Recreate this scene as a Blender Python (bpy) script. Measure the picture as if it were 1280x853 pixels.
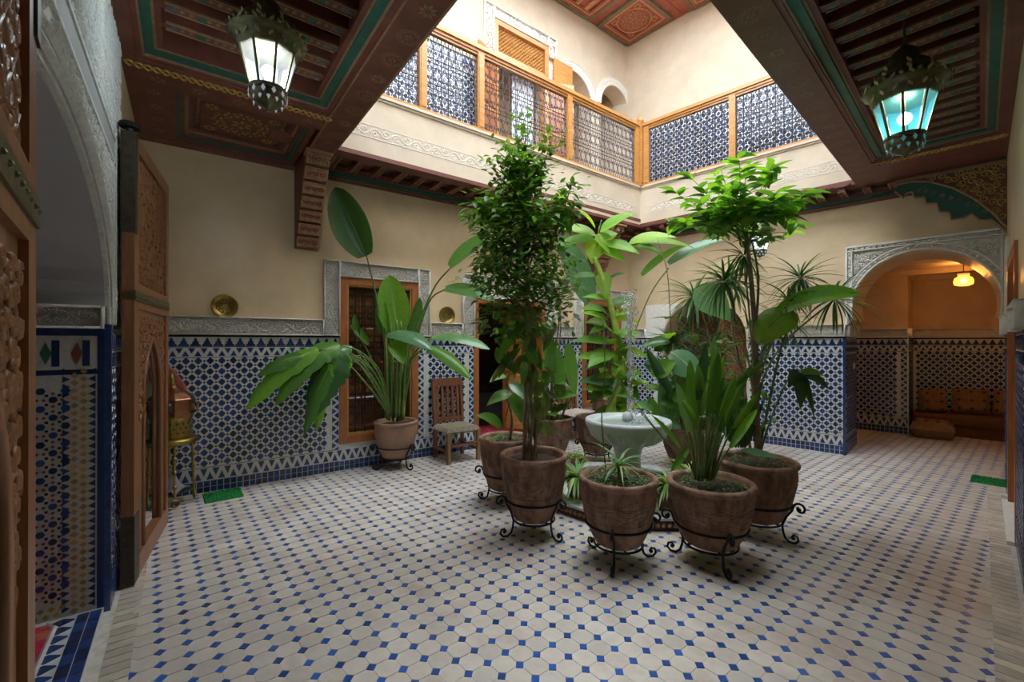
import bpy, math, random
from mathutils import Vector, Matrix

for o in list(bpy.data.objects):
    bpy.data.objects.remove(o)
scene = bpy.context.scene
COL = scene.collection
rnd = random.Random(7)
PI = math.pi

# ------------------------------------------------------------------ camera
cam_data = bpy.data.cameras.new('camera')
cam_data.sensor_width = 36.0
cam_data.lens = 36.0 * 550.0 / 1280.0
cam_data.clip_start = 0.02
cam = bpy.data.objects.new('camera', cam_data)
cam.location = (0, 0, 1.5)
cam.rotation_euler = (PI / 2 + math.atan(1.5 / 550), 0, 0)
COL.objects.link(cam)
scene.camera = cam

# ------------------------------------------------------------------ sky, exposure
world = bpy.data.worlds.new('sky')
scene.world = world
world.use_nodes = True
bg = world.node_tree.nodes['Background']
bg.inputs['Color'].default_value = (0.86, 0.94, 1.0, 1)
bg.inputs['Strength'].default_value = 11.0
scene.view_settings.view_transform = 'Standard'
scene.view_settings.look = 'None'
scene.view_settings.gamma = 1
scene.view_settings.use_curve_mapping = False
scene.view_settings.exposure = 0.15
scene.cycles.diffuse_bounces = 8
scene.cycles.max_bounces = 14

# ------------------------------------------------------------------ materials
def new_mat(name):
    m = bpy.data.materials.new(name)
    m.use_nodes = True
    nt = m.node_tree
    return m, nt, nt.nodes['Principled BSDF'], nt.nodes['Material Output']

def node(nt, kind, **kw):
    n = nt.nodes.new(kind)
    for k, v in kw.items():
        if k in n.inputs:
            n.inputs[k].default_value = v
        else:
            setattr(n, k, v)
    return n

def mix_rgb(nt, fac, a, b, mode='MIX'):
    n = nt.nodes.new('ShaderNodeMix')
    n.data_type = 'RGBA'
    n.blend_type = mode
    for sock, val in ((n.inputs[0], fac), (n.inputs[6], a), (n.inputs[7], b)):
        if hasattr(val, 'links'):
            nt.links.new(val, sock)
        elif isinstance(val, (int, float)):
            sock.default_value = val
        else:
            sock.default_value = (*val, 1)
    return n.outputs[2]

def mat(name, col, rough=.55, metal=0.0, var=.18, scale=9.0, bump=0.0, bscale=60.0, piece=0.0,
        col2=None, patch=None, patch_scale=1.5, patch_amt=.5, spec=None, coat=0.0, detail=5, btype='noise', stretch=None):
    """Principled material with cloudy colour variation; piece = variation from piece to piece; patch = second stain colour"""
    m, nt, b, out = new_mat(name)
    geo = node(nt, 'ShaderNodeNewGeometry')
    pos = geo.outputs['Position']
    if stretch:
        mp = node(nt, 'ShaderNodeMapping')
        mp.inputs['Scale'].default_value = stretch
        tc = node(nt, 'ShaderNodeTexCoord')
        nt.links.new(tc.outputs['Object'], mp.inputs['Vector'])
        pos = mp.outputs['Vector']
    nz = node(nt, 'ShaderNodeTexNoise', Scale=scale, Detail=detail, Roughness=.6)
    nt.links.new(pos, nz.inputs['Vector'])
    lo = tuple(c * (1 - var) for c in col)
    hi = tuple(min(1, c * (1 + var)) for c in (col2 or col))
    rmp = node(nt, 'ShaderNodeMapRange')
    rmp.inputs['From Min'].default_value = .3
    rmp.inputs['From Max'].default_value = .7
    nt.links.new(nz.outputs[0], rmp.inputs['Value'])
    c = mix_rgb(nt, rmp.outputs[0], lo, hi)
    if patch:
        n2 = node(nt, 'ShaderNodeTexNoise', Scale=patch_scale, Detail=6.0, Roughness=.65)
        nt.links.new(pos, n2.inputs['Vector'])
        r2 = node(nt, 'ShaderNodeMapRange')
        r2.inputs['From Min'].default_value = .52
        r2.inputs['From Max'].default_value = .72
        r2.inputs['To Max'].default_value = patch_amt
        nt.links.new(n2.outputs[0], r2.inputs['Value'])
        c = mix_rgb(nt, r2.outputs[0], c, patch)
    if piece:
        oi = node(nt, 'ShaderNodeObjectInfo')
        ad = node(nt, 'ShaderNodeMath', operation='ADD')
        nt.links.new(oi.outputs['Random'], ad.inputs[0])
        nt.links.new(geo.outputs['Random Per Island'], ad.inputs[1])
        fr = node(nt, 'ShaderNodeMath', operation='FRACT')
        nt.links.new(ad.outputs[0], fr.inputs[0])
        rr = node(nt, 'ShaderNodeMapRange')
        rr.inputs['To Min'].default_value = 1 - piece
        rr.inputs['To Max'].default_value = 1 + piece
        nt.links.new(fr.outputs[0], rr.inputs['Value'])
        hs = node(nt, 'ShaderNodeHueSaturation')
        nt.links.new(rr.outputs[0], hs.inputs['Value'])
        nt.links.new(c, hs.inputs['Color'])
        c = hs.outputs['Color']
    nt.links.new(c, b.inputs['Base Color'])
    b.inputs['Roughness'].default_value = rough
    b.inputs['Metallic'].default_value = metal
    if spec is not None:
        b.inputs['Specular IOR Level'].default_value = spec
    if coat:
        b.inputs['Coat Weight'].default_value = coat
        b.inputs['Coat Roughness'].default_value = .2
    if bump:
        if btype == 'voronoi':
            bn = node(nt, 'ShaderNodeTexVoronoi', Scale=bscale, feature='SMOOTH_F1')
        elif btype == 'wave':
            bn = node(nt, 'ShaderNodeTexWave', Scale=bscale, Distortion=6.0)
        else:
            bn = node(nt, 'ShaderNodeTexNoise', Scale=bscale, Detail=4.0)
        nt.links.new(pos, bn.inputs['Vector'])
        bm = node(nt, 'ShaderNodeBump', Strength=bump, Distance=.02)
        nt.links.new(bn.outputs[0], bm.inputs['Height'])
        nt.links.new(bm.outputs[0], b.inputs['Normal'])
    return m

def leaf_mat(name, col, trans=.35, rough=.38, var=.3, back=None):
    m, nt, b, out = new_mat(name)
    geo = node(nt, 'ShaderNodeNewGeometry')
    oi = node(nt, 'ShaderNodeObjectInfo')
    ad = node(nt, 'ShaderNodeMath', operation='ADD')
    nt.links.new(oi.outputs['Random'], ad.inputs[0])
    nt.links.new(geo.outputs['Random Per Island'], ad.inputs[1])
    fr = node(nt, 'ShaderNodeMath', operation='FRACT')
    nt.links.new(ad.outputs[0], fr.inputs[0])
    lo = tuple(c * (1 - var) for c in col)
    hi = (min(1, col[0] * (1 + var * 1.6)), min(1, col[1] * (1 + var)), col[2] * (1 + var * .3))
    c = mix_rgb(nt, fr.outputs[0], lo, hi)
    nz = node(nt, 'ShaderNodeTexNoise', Scale=24.0, Detail=3.0)
    nt.links.new(geo.outputs['Position'], nz.inputs['Vector'])
    c = mix_rgb(nt, .22, c, nz.outputs[0], 'OVERLAY')
    if back:
        c = mix_rgb(nt, geo.outputs['Backfacing'], c, back)
    nt.links.new(c, b.inputs['Base Color'])
    b.inputs['Roughness'].default_value = rough
    tr = node(nt, 'ShaderNodeBsdfTranslucent')
    tc = mix_rgb(nt, 1.0, c, (1.5, 1.45, .45), 'MULTIPLY')
    nt.links.new(tc, tr.inputs['Color'])
    ms = node(nt, 'ShaderNodeMixShader')
    ms.inputs[0].default_value = trans
    nt.links.new(b.outputs[0], ms.inputs[1])
    nt.links.new(tr.outputs[0], ms.inputs[2])
    nt.links.new(ms.outputs[0], out.inputs['Surface'])
    return m

def emit_mat(name, col, strength, base=(.8, .8, .8)):
    m, nt, b, out = new_mat(name)
    b.inputs['Base Color'].default_value = (*base, 1)
    b.inputs['Roughness'].default_value = .25
    b.inputs['Emission Color'].default_value = (*col, 1)
    b.inputs['Emission Strength'].default_value = strength
    return m

def lamp_glass(name, col, strength, clear, tint, base):
    """frosted lantern glass: glows itself and lets the bulb behind it shine through"""
    m = emit_mat(name, col, strength, base)
    nt = m.node_tree
    tr = node(nt, 'ShaderNodeBsdfTransparent')
    tr.inputs['Color'].default_value = (*tint, 1)
    ms = node(nt, 'ShaderNodeMixShader')
    ms.inputs[0].default_value = clear
    nt.links.new(nt.nodes['Principled BSDF'].outputs[0], ms.inputs[1])
    nt.links.new(tr.outputs[0], ms.inputs[2])
    nt.links.new(ms.outputs[0], nt.nodes['Material Output'].inputs['Surface'])
    return m

M = {}
M['plaster'] = mat('tadelakt_plaster', (.655, .515, .325), .36, var=.12, scale=2.2, bump=.08, bscale=7, patch=(.62, .42, .26), patch_scale=.9, patch_amt=.45)
M['plaster_up'] = mat('pale_limewash', (.58, .49, .375), .7, var=.1, scale=3, bump=.1, bscale=14)
M['plaster_grey'] = mat('grey_plaster', (.42, .42, .43), .6, var=.06, scale=3)
M['plaster_room'] = mat('alcove_plaster', (.60, .44, .26), .5, var=.14, scale=1.6, patch=(.26, .10, .05), patch_scale=1.1, patch_amt=.5)
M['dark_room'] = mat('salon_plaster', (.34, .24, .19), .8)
M['stucco'] = mat('carved_stucco', (.76, .735, .68), .75, var=.1, scale=20, bump=.2, bscale=70)
M['stucco_in'] = mat('stucco_ground', (.73, .705, .65), .85, var=.1, scale=60, bump=.5, bscale=130)
M['stucco_green'] = mat('entrance_stucco', (.68, .69, .66), .7, var=.12, scale=25, bump=.5, bscale=60)
M['ztile_white'] = mat('zellige_white', (.60, .615, .58), .3, var=.14, scale=30, bump=.15, bscale=55, coat=.2)
M['ztile_blue'] = mat('zellige_blue', (.014, .040, .145), .22, var=.3, scale=25, piece=.5, coat=.4, bump=.1, bscale=40)
M['ztile_black'] = mat('zellige_black', (.012, .014, .02), .25, var=.3, piece=.3)
M['ztile_green'] = mat('zellige_green', (.03, .12, .07), .25, piece=.3)
M['ztile_ochre'] = mat('zellige_ochre', (.42, .25, .07), .3, piece=.3)
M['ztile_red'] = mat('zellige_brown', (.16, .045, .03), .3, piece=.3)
M['ftile'] = mat('floor_terracotta_cream', (.60, .535, .46), .42, var=.1, scale=6, piece=.09, patch=(.40, .235, .145), patch_scale=2.1, patch_amt=.62, bump=.12, bscale=30)
M['fblue'] = mat('floor_cabochon_blue', (.018, .085, .33), .28, var=.2, scale=20, piece=.35)
M['grout'] = mat('floor_grout', (.62, .575, .51), .8, var=.2, scale=18)
M['strip'] = mat('floor_strip_tile', (.56, .49, .40), .5, var=.2, scale=10, piece=.2)
M['terracotta'] = mat('weathered_terracotta', (.235, .125, .082), .85, var=.5, scale=14, patch=(.40, .305, .245), patch_scale=6, patch_amt=.95, bump=.8, bscale=26, stretch=(1, 1, .5))
M['terracotta2'] = mat('smooth_terracotta', (.34, .20, .13), .6, var=.2, scale=5, patch=(.42, .30, .23), patch_scale=3, patch_amt=.4, bump=.1, bscale=30)
M['soil'] = mat('potting_soil', (.05, .032, .022), .95, var=.5, scale=50, bump=.8, bscale=70)
M['iron'] = mat('wrought_iron', (.022, .02, .02), .5, .6, var=.3, scale=30)
M['bronze'] = mat('bronze_strap', (.075, .058, .04), .5, .5, var=.3, scale=30)
M['ztile_grey'] = mat('mosaic_white', (.60, .615, .58), .35, var=.14, scale=40)
M['iron_grey'] = mat('grille_iron', (.055, .058, .075), .5, .5, var=.2, scale=30)
M['cedar'] = mat('varnished_cedar', (.50, .235, .065), .35, var=.25, scale=5, stretch=(1, 8, 8), coat=.2)
M['cedar_red'] = mat('red_cedar_frame', (.36, .12, .035), .38, var=.25, scale=5, stretch=(8, 8, 1), coat=.2)
M['door_wood'] = mat('carved_walnut', (.27, .11, .042), .42, var=.3, scale=5, stretch=(8, 8, 1), coat=.15)
M['door_dark'] = mat('carved_ground', (.24, .10, .04), .6, var=.3, scale=30)
M['shutter'] = mat('polished_shutter', (.16, .06, .02), .3, var=.5, scale=12, coat=.3, bump=.5, bscale=25, btype='voronoi')
M['chair_wood'] = mat('chair_brown_wood', (.20, .075, .035), .45, var=.3, scale=6, stretch=(8, 8, 1))
M['chair_pale'] = mat('chair_leg_wood', (.27, .15, .075), .5, var=.3, scale=6, stretch=(8, 8, 1))
M['rush'] = mat('woven_rush', (.50, .41, .28), .85, var=.3, scale=40, bump=.8, bscale=60, btype='wave')
M['ceil_red'] = mat('painted_cedar_maroon', (.15, .045, .03), .5, var=.25, scale=8, stretch=(1, 1, 1))
M['ceil_dark'] = mat('painted_ceiling_board', (.14, .044, .03), .55, var=.3, scale=10)
M['ceil_green'] = mat('painted_green', (.018, .095, .066), .45, var=.2, scale=14)
M['ceil_gold'] = mat('painted_gold', (.40, .24, .05), .45, var=.3, scale=30)
M['ceil_tan'] = mat('painted_tan', (.26, .15, .075), .5, var=.3, scale=30)
M['ceil_blue'] = mat('painted_blue', (.08, .11, .16), .5, var=.3, scale=30)
M['up_red'] = mat('upper_ceiling_red', (.33, .085, .048), .5, var=.25, scale=12)
M['up_tan'] = mat('upper_ceiling_orange', (.50, .24, .11), .5, var=.3, scale=40)
M['up_green'] = mat('upper_ceiling_green', (.14, .16, .10), .5, var=.2, scale=14)
M['corbel'] = mat('carved_corbel_cedar', (.30, .155, .085), .6, var=.3, scale=20, bump=.5, bscale=45)
M['brass'] = mat('aged_brass', (.38, .26, .07), .38, 1.0, var=.2, scale=30)
M['brass_dark'] = mat('lantern_brass', (.16, .15, .085), .4, .9, var=.35, scale=40)
M['petal_glow'] = mat('brass_petal_glow', (.50, .44, .27), .4, .3, var=.2)  # pale brass, with the lamp glow of the pierced cutouts painted into the colour
M['copper'] = mat('hammered_copper', (.42, .19, .10), .32, 1.0, var=.25, scale=25, bump=.2, bscale=80)
M['marble'] = mat('grey_marble', (.52, .56, .56), .3, var=.15, scale=6, patch=(.36, .38, .36), patch_scale=5, patch_amt=.5)
M['water'] = None
M['mat_green'] = mat('green_mat', (.02, .30, .07), .9, var=.3, scale=80, bump=.8, bscale=120)
M['curb_wood'] = mat('dark_stained_curb', (.085, .045, .028), .6, var=.3, scale=20)
M['rug_red'] = mat('red_rug', (.42, .012, .05), .9, var=.3, scale=30, patch=(.55, .33, .12), patch_scale=9, patch_amt=.8)
M['rug_white'] = mat('rug_fringe', (.6, .55, .55), .9)
M['sofa'] = mat('brown_velvet', (.16, .062, .028), .85, var=.2, scale=10)
M['cushion'] = mat('patterned_cushion', (.24, .13, .065), .85, var=.25, scale=12)
M['cushion_dark'] = mat('cushion_motif', (.05, .022, .015), .9)
M['cloth_pale'] = mat('pale_seat_fabric', (.50, .42, .36), .85, var=.2, scale=30, patch=(.42, .16, .12), patch_scale=14, patch_amt=.6)
M['cloth_grey'] = mat('grey_seat_fabric', (.20, .19, .20), .9)
M['curtain'] = mat('sheer_curtain', (.60, .62, .68), .8, var=.15, scale=12)
M['plastic'] = mat('white_switch', (.7, .68, .62), .4)
M['trunk'] = mat('ficus_bark', (.25, .185, .115), .8, var=.35, scale=30, bump=.5, bscale=60)
M['stem_green'] = mat('green_stalk', (.12, .20, .045), .5, var=.3, scale=20)
M['stem_lime'] = mat('lime_stalk', (.36, .48, .08), .45, var=.25, scale=18)
M['stem_pale'] = mat('pale_dry_stalk', (.36, .33, .16), .6, var=.3, scale=20)
M['leaf_ficus'] = leaf_mat('leaf_ficus', (.085, .215, .04), .35)
M['leaf_mid'] = leaf_mat('leaf_mid_green', (.10, .27, .045), .38)
M['leaf_bright'] = leaf_mat('leaf_bright', (.16, .40, .05), .45)
M['leaf_lime'] = leaf_mat('leaf_lime', (.27, .50, .06), .5)
M['leaf_dark'] = leaf_mat('leaf_dark', (.035, .11, .035), .22, rough=.3)
M['leaf_blue'] = leaf_mat('leaf_glaucous', (.12, .28, .13), .25, rough=.27)
M['leaf_strel'] = leaf_mat('leaf_strelitzia', (.085, .235, .05), .36, rough=.32, var=.25)
M['leaf_drac'] = leaf_mat('leaf_dracaena', (.065, .17, .055), .28)
M['leaf_olive'] = leaf_mat('leaf_olive', (.15, .23, .07), .33)
M['leaf_varieg'] = leaf_mat('leaf_variegated', (.30, .42, .22), .35, var=.5)
M['moss'] = leaf_mat('groundcover_leaf', (.08, .26, .06), .3)
M['glass_white'] = lamp_glass('lantern_glass_white', (.80, .83, .93), .62, .55, (.95, .97, 1), (.12, .12, .13))
M['glass_aqua'] = lamp_glass('lantern_glass_aqua', (.20, .55, .62), .34, .50, (.60, .92, .95), (.06, .16, .17))
M['bulb'] = emit_mat('lamp_bulb', (1.0, .93, .8), 9.0)
M['bulb_warm'] = emit_mat('warm_bulb', (1.0, .62, .22), 14.0)
M['bulb_cool'] = lamp_glass('cool_lantern_glass', (.75, .88, 1.0), 1.0, .50, (.92, .97, 1), (.2, .2, .2))
M['glass_amber'] = lamp_glass('amber_glass', (1, .50, .12), 1.1, .5, (1, .72, .35), (.7, .4, .12))
mw, nt, b, out = new_mat('fountain_water')
b.inputs['Base Color'].default_value = (.62, .68, .62, 1)
b.inputs['Roughness'].default_value = .06
b.inputs['Transmission Weight'].default_value = .45
b.inputs['IOR'].default_value = 1.33
M['water'] = mw
mw, nt, b, out = new_mat('water_spray')
b.inputs['Base Color'].default_value = (.95, .97, 1, 1)
b.inputs['Roughness'].default_value = .05
b.inputs['Transmission Weight'].default_value = .75
b.inputs['IOR'].default_value = 1.33
M['spray'] = mw
mw, nt, b, out = new_mat('mirror_glass')
b.inputs['Base Color'].default_value = (.7, .75, .78, 1)
b.inputs['Roughness'].default_value = .08
b.inputs['Metallic'].default_value = .9
M['mirror'] = mw

# ------------------------------------------------------------------ mesh builder
def lerp(a, b, t):
    return a + (b - a) * t

class MB:
    def __init__(s):
        s.v, s.f, s.m, s.mi = [], [], [], 0
    def mat(s, i):
        s.mi = i
        return s
    def add(s, vs, fs):
        n = len(s.v)
        s.v.extend([tuple(p) for p in vs])
        for q in fs:
            s.f.append(tuple(i + n for i in q))
            s.m.append(s.mi)
        return s
    def box(s, x0, x1, y0, y1, z0, z1):
        vs = [(x, y, z) for z in (z0, z1) for y in (y0, y1) for x in (x0, x1)]
        return s.add(vs, [(0, 2, 3, 1), (4, 5, 7, 6), (0, 1, 5, 4), (2, 6, 7, 3), (0, 4, 6, 2), (1, 3, 7, 5)])
    def prism(s, poly, y0, y1, inset=0.0):
        """polygon in x/z, counter-clockwise seen from -y; front face at y0 may be inset for a bevelled edge"""
        n = len(poly)
        cx = sum(p[0] for p in poly) / n
        cz = sum(p[1] for p in poly) / n
        def ins(p):
            d = math.hypot(p[0] - cx, p[1] - cz) or 1
            k = max(0, 1 - inset / d)
            return (cx + (p[0] - cx) * k, cz + (p[1] - cz) * k)
        front = [(q[0], y0, q[1]) for q in (map(ins, poly) if inset else poly)]
        back = [(p[0], y1, p[1]) for p in poly]
        fs = [tuple(range(n))] + [(i, i + n, (i + 1) % n + n, (i + 1) % n) for i in range(n)]
        fs.append(tuple(range(2 * n - 1, n - 1, -1)))
        return s.add(front + back, fs)
    def plate(s, poly, z0, z1, inset=0.0):
        """polygon in x/y with top at z1"""
        n = len(poly)
        cx = sum(p[0] for p in poly) / n
        cy = sum(p[1] for p in poly) / n
        k = 1 - inset
        top = [(cx + (p[0] - cx) * k, cy + (p[1] - cy) * k, z1) for p in poly]
        bot = [(p[0], p[1], z0) for p in poly]
        fs = [tuple(range(n))] + [((i + 1) % n, i, i + n, (i + 1) % n + n) for i in range(n)]
        fs.append(tuple(range(2 * n - 1, n - 1, -1)))
        return s.add(top + bot, fs)
    def tube(s, pts, r, n=6, closed=False):
        pts = [Vector(p) for p in pts]
        k = len(pts)
        if k < 2:
            return s
        rs = r if isinstance(r, (list, tuple)) else [r] * k
        vs, fs = [], []
        ref = None
        for i, p in enumerate(pts):
            if closed:
                t = pts[(i + 1) % k] - pts[i - 1]
            else:
                t = pts[min(i + 1, k - 1)] - pts[max(i - 1, 0)]
            if t.length < 1e-9:
                t = Vector((0, 0, 1))
            t.normalize()
            if ref is None:
                ref = Vector((0, 0, 1)) if abs(t.z) < .9 else Vector((1, 0, 0))
            a = (ref - t * ref.dot(t))
            if a.length < 1e-6:
                a = t.orthogonal()
            a.normalize()
            ref = a
            b = t.cross(a)
            for j in range(n):
                an = 2 * PI * j / n
                vs.append(p + (a * math.cos(an) + b * math.sin(an)) * rs[i])
        seg = k if closed else k - 1
        for i in range(seg):
            for j in range(n):
                a0 = i * n + j
                a1 = i * n + (j + 1) % n
                b0 = ((i + 1) % k) * n + j
                b1 = ((i + 1) % k) * n + (j + 1) % n
                fs.append((a0, a1, b1, b0))
        if not closed:
            fs.append(tuple(range(n - 1, -1, -1)))
            fs.append(tuple((k - 1) * n + j for j in range(n)))
        return s.add(vs, fs)
    def lathe(s, prof, n=24, c=(0, 0, 0), cap=True, ripple=None):
        vs, fs = [], []
        for (r, z) in prof:
            for j in range(n):
                a = 2 * PI * j / n
                rr = r * (1 + (ripple * math.cos(a * n / 2) if ripple else 0))
                vs.append((c[0] + rr * math.cos(a), c[1] + rr * math.sin(a), c[2] + z))
        k = len(prof)
        for i in range(k - 1):
            for j in range(n):
                j2 = (j + 1) % n
                fs.append((i * n + j, i * n + j2, (i + 1) * n + j2, (i + 1) * n + j))
        if cap:
            fs.append(tuple(range(n - 1, -1, -1)))
            fs.append(tuple((k - 1) * n + j for j in range(n)))
        return s.add(vs, fs)
    def ball(s, c, r, n=10, sz=1.0):
        prof = [(max(1e-4, r * math.sin(PI * i / n)), -r * sz * math.cos(PI * i / n)) for i in range(n + 1)]
        return s.lathe(prof, max(8, n), c, cap=False)
    def obj(s, name, mats, parent=None, smooth=False, matrix=None, mesh_only=False):
        me = bpy.data.meshes.new(name)
        me.from_pydata(s.v, [], s.f)
        for m_ in (mats if isinstance(mats, (list, tuple)) else [mats]):
            me.materials.append(m_)
        if any(s.m):
            me.polygons.foreach_set('material_index', s.m)
        if smooth:
            me.polygons.foreach_set('use_smooth', [True] * len(me.polygons))
        me.validate()
        me.update()
        if mesh_only:
            return me
        return put(name, me, parent, matrix)

def put(name, me, parent=None, matrix=None):
    o = bpy.data.objects.new(name, me)
    COL.objects.link(o)
    if parent is not None:
        o.parent = parent
    if matrix is not None:
        if parent is not None:
            o.matrix_local = matrix
        else:
            o.matrix_world = matrix
    return o

def smooth_angle(o, deg=40):
    me = o.data
    me.polygons.foreach_set('use_smooth', [True] * len(me.polygons))
    try:
        me.set_sharp_from_angle(angle=math.radians(deg))
    except Exception:
        pass
    return o

def stuff(o):
    o['kind'] = 'stuff'
    return o

def structure(o):
    o['kind'] = 'structure'
    return o

def tag(o, label, cat, group=None):
    o['label'] = label
    o['category'] = cat
    if group:
        o['group'] = group
    return o

def thing(name, label, cat, loc=(0, 0, 0), rz=0.0, group=None, matrix=None):
    o = bpy.data.objects.new(name, None)
    o.empty_display_size = .1
    COL.objects.link(o)
    o.location = loc
    o.rotation_euler = (0, 0, rz)
    if matrix is not None:
        o.matrix_world = matrix
    return tag(o, label, cat, group)

def copy_tree(o, parent=None):
    c = o.copy()
    COL.objects.link(c)
    if parent is not None:
        c.parent = parent
        c.matrix_parent_inverse = o.matrix_parent_inverse
    for ch in o.children:
        copy_tree(ch, c)
    return c

def frame(ox, oy, az, oz=0.0):
    """frame whose x axis points along compass angle az (degrees right of straight ahead), y to the left of x, z up"""
    a = math.radians(az)
    x = Vector((math.sin(a), math.cos(a), 0))
    y = Vector((-x.y, x.x, 0))
    m = Matrix.Identity(4)
    for i in range(3):
        m[i][0], m[i][1], m[i][2] = x[i], y[i], (0, 0, 1)[i]
    m[0][3], m[1][3], m[2][3] = ox, oy, oz
    return m

def at(u, v, depth):
    """point at a given distance in front of the camera that the photograph shows at (u, v)"""
    return Vector(((u - 640) / 550 * depth, depth, 1.5 + (428 - v) * depth / 550))

def T(x, y, z):
    return Matrix.Translation((x, y, z))

def spiral(c, r0, r1, a0, turns, n=14, plane='xz', flip=1):
    out = []
    for i in range(n + 1):
        t = i / n
        r = lerp(r0, r1, t)
        a = a0 + flip * turns * 2 * PI * t
        d = (r * math.cos(a), r * math.sin(a))
        out.append((c[0] + d[0], c[1], c[2] + d[1]) if plane == 'xz' else (c[0] + d[0], c[1] + d[1], c[2]))
    return out

# plan of the court (metres): frames of the four walls and the gallery edges
CX, CY = 2.181, 8.152
FA = frame(CX, CY, 54.5)                       # back left wall, x to the right, y into the wall
FB = frame(CX, CY, 135.5)                      # back right wall
FL = frame(-.285, -.212, -36.7)                # left wall
FR = frame(.19 * math.sin(math.radians(136.8)), .19 * math.cos(math.radians(136.8)), 226.8)
GX, GY = 2.192, 7.510
FGA = frame(GX, GY, 52.5)                      # edge of the gallery floor, back left
FGB = frame(GX, GY, 135.1)                     # edge of the gallery floor, back right
FF = frame(0, 0, 50.25)                        # floor tile grid
def inv(Fm, p):
    return Fm.inverted() @ Vector(p)

# ================================================================== STRUCTURE
# ------------------------------------------------------------------ floor
floor = structure(MB().box(-7, 10, -7, 13, -.12, -.0025).obj('floor', M['grout']))
PITCH, DOT = .107, .026
def octagon(c=(0, 0), g=.0015):
    h = PITCH / 2 - g
    e = PITCH / 2 - DOT - g
    return [(c[0] + x, c[1] + y) for x, y in ((h, -e), (h, e), (e, h), (-e, h), (-h, e), (-h, -e), (-e, -h), (e, -h))]
def dot_poly(c=(0, 0)):
    d = DOT - .001
    return [(c[0] + d, c[1]), (c[0], c[1] + d), (c[0] - d, c[1]), (c[0], c[1] - d)]
FOUNT = Vector((1.13, 4.30, 0))
FLi, FRi, FAi, FBi, FFi = (f.inverted() for f in (FL, FR, FA, FB, FF))
def floor_zone(p):
    if p.y < 1.2 or (p - FOUNT).length < .72:
        return False
    b = FBi @ p
    if 3.25 < b.x < 5.6 and -.06 <= b.y < 3.2:
        return True
    return (FLi @ p).y < -.16 and (FRi @ p).y < -.16 and (FAi @ p).y < -.02 and b.y < -.02
octs, dots = [], []
for i in range(-60, 110):
    for j in range(-60, 110):
        w = FF @ Vector((i * PITCH, j * PITCH, 0))
        if floor_zone(w):
            octs.append((w, i, j))
        w = FF @ Vector(((i + .5) * PITCH, (j + .5) * PITCH, 0))
        if floor_zone(w):
            dots.append((w, i + .5, j + .5))
def in_view(w):
    return w.y > 1.9 and abs(w.x / w.y) < 1.16
def lay(items, poly, matl, name, zj):
    vis = sorted([q for q in items if in_view(q[0])], key=lambda q: q[0].y)
    near = set((q[1], q[2]) for q in vis[:300])
    me = MB().plate(poly(), -.02, 0, .018).obj(name, matl, mesh_only=True)
    rest = MB()
    for w, i, j in items:
        dz = rnd.uniform(-zj, zj)
        if (i, j) in near:
            m = FF @ T(i * PITCH, j * PITCH, dz)
            m = m @ Matrix.Rotation(rnd.uniform(-.02, .02), 4, 'Z') @ Matrix.Rotation(rnd.uniform(-.006, .006), 4, 'X')
            put(name, me, floor, m)
        else:
            rest.plate(poly((i * PITCH, j * PITCH)), -.02, dz, .018)
    stuff(rest.obj(name + '_field', matl, floor, matrix=FF))
lay(octs, octagon, M['ftile'], 'floor_tile', .0008)
lay(dots, dot_poly, M['fblue'], 'cabochon_tile', .0006)
# plain edging tiles along the side walls
me = MB().plate([(0, 0), (.11, 0), (.11, .062), (0, .062)], -.02, .0, .03).obj('edging_tile', M['strip'], mesh_only=True)
for k in range(60):
    put('edging_tile', me, floor, FL @ T(1.3 + k * .066, -.16, .0005) @ Matrix.Rotation(PI / 2, 4, 'Z') @ T(.0, -.064, 0))
for k in range(95):
    put('edging_tile', me, floor, FR @ T(-1.4 - k * .066, -.02, .0005) @ Matrix.Rotation(-PI / 2, 4, 'Z') @ T(0.02, 0, 0))

# ------------------------------------------------------------------ helpers for walls
def wall_rect(x0, x1, z0, z1, y0, y1, openings):
    mb = MB()
    xs = sorted({x0, x1, *[o[0] for o in openings], *[o[1] for o in openings]})
    for a, b in zip(xs, xs[1:]):
        zs = [z0]
        for o in sorted([o for o in openings if o[0] <= a + 1e-6 and o[1] >= b - 1e-6], key=lambda o: o[2]):
            zs += [o[2], o[3]]
        zs.append(z1)
        for k in range(0, len(zs), 2):
            if zs[k + 1] - zs[k] > 1e-4:
                mb.box(a, b, y0, y1, zs[k], zs[k + 1])
    return mb

BH, BW = .108, .098
def dia(cx=0, cz=0, w=.0315, h=.0335, c=.0055):
    return [(cx + w, cz - c), (cx + w, cz + c), (cx + c, cz + h), (cx - c, cz + h), (cx - w, cz + c), (cx - w, cz - c), (cx - c, cz - h), (cx + c, cz - h)][::1]
def ccw(poly):
    a = sum(p[0] * q[1] - q[0] * p[1] for p, q in zip(poly, poly[1:] + poly[:1]))
    return poly if a > 0 else poly[::-1]
ZT = MB().prism(ccw(dia()), -.005, .002, .004).obj('zellige_tile', M['ztile_blue'], mesh_only=True)
BT = MB().prism([(-.026, -.026), (.026, -.026), (.026, .026), (-.026, .026)], -.005, .002, .004).obj('baseboard_tile', M['ztile_blue'], mesh_only=True)
def merlon(cx, z0, s=1.0):
    w = .044 * s
    return [(cx - w, z0), (cx + w, z0), (cx + w * .95, z0 + .02 * s), (cx + w * .62, z0 + .028 * s), (cx + w * .6, z0 + .046 * s), (cx + w * .32, z0 + .054 * s),
            (cx + w * .3, z0 + .07 * s), (cx, z0 + .088 * s), (cx - w * .3, z0 + .07 * s), (cx - w * .32, z0 + .054 * s), (cx - w * .6, z0 + .046 * s), (cx - w * .62, z0 + .028 * s), (cx - w * .95, z0 + .02 * s)]
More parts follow.
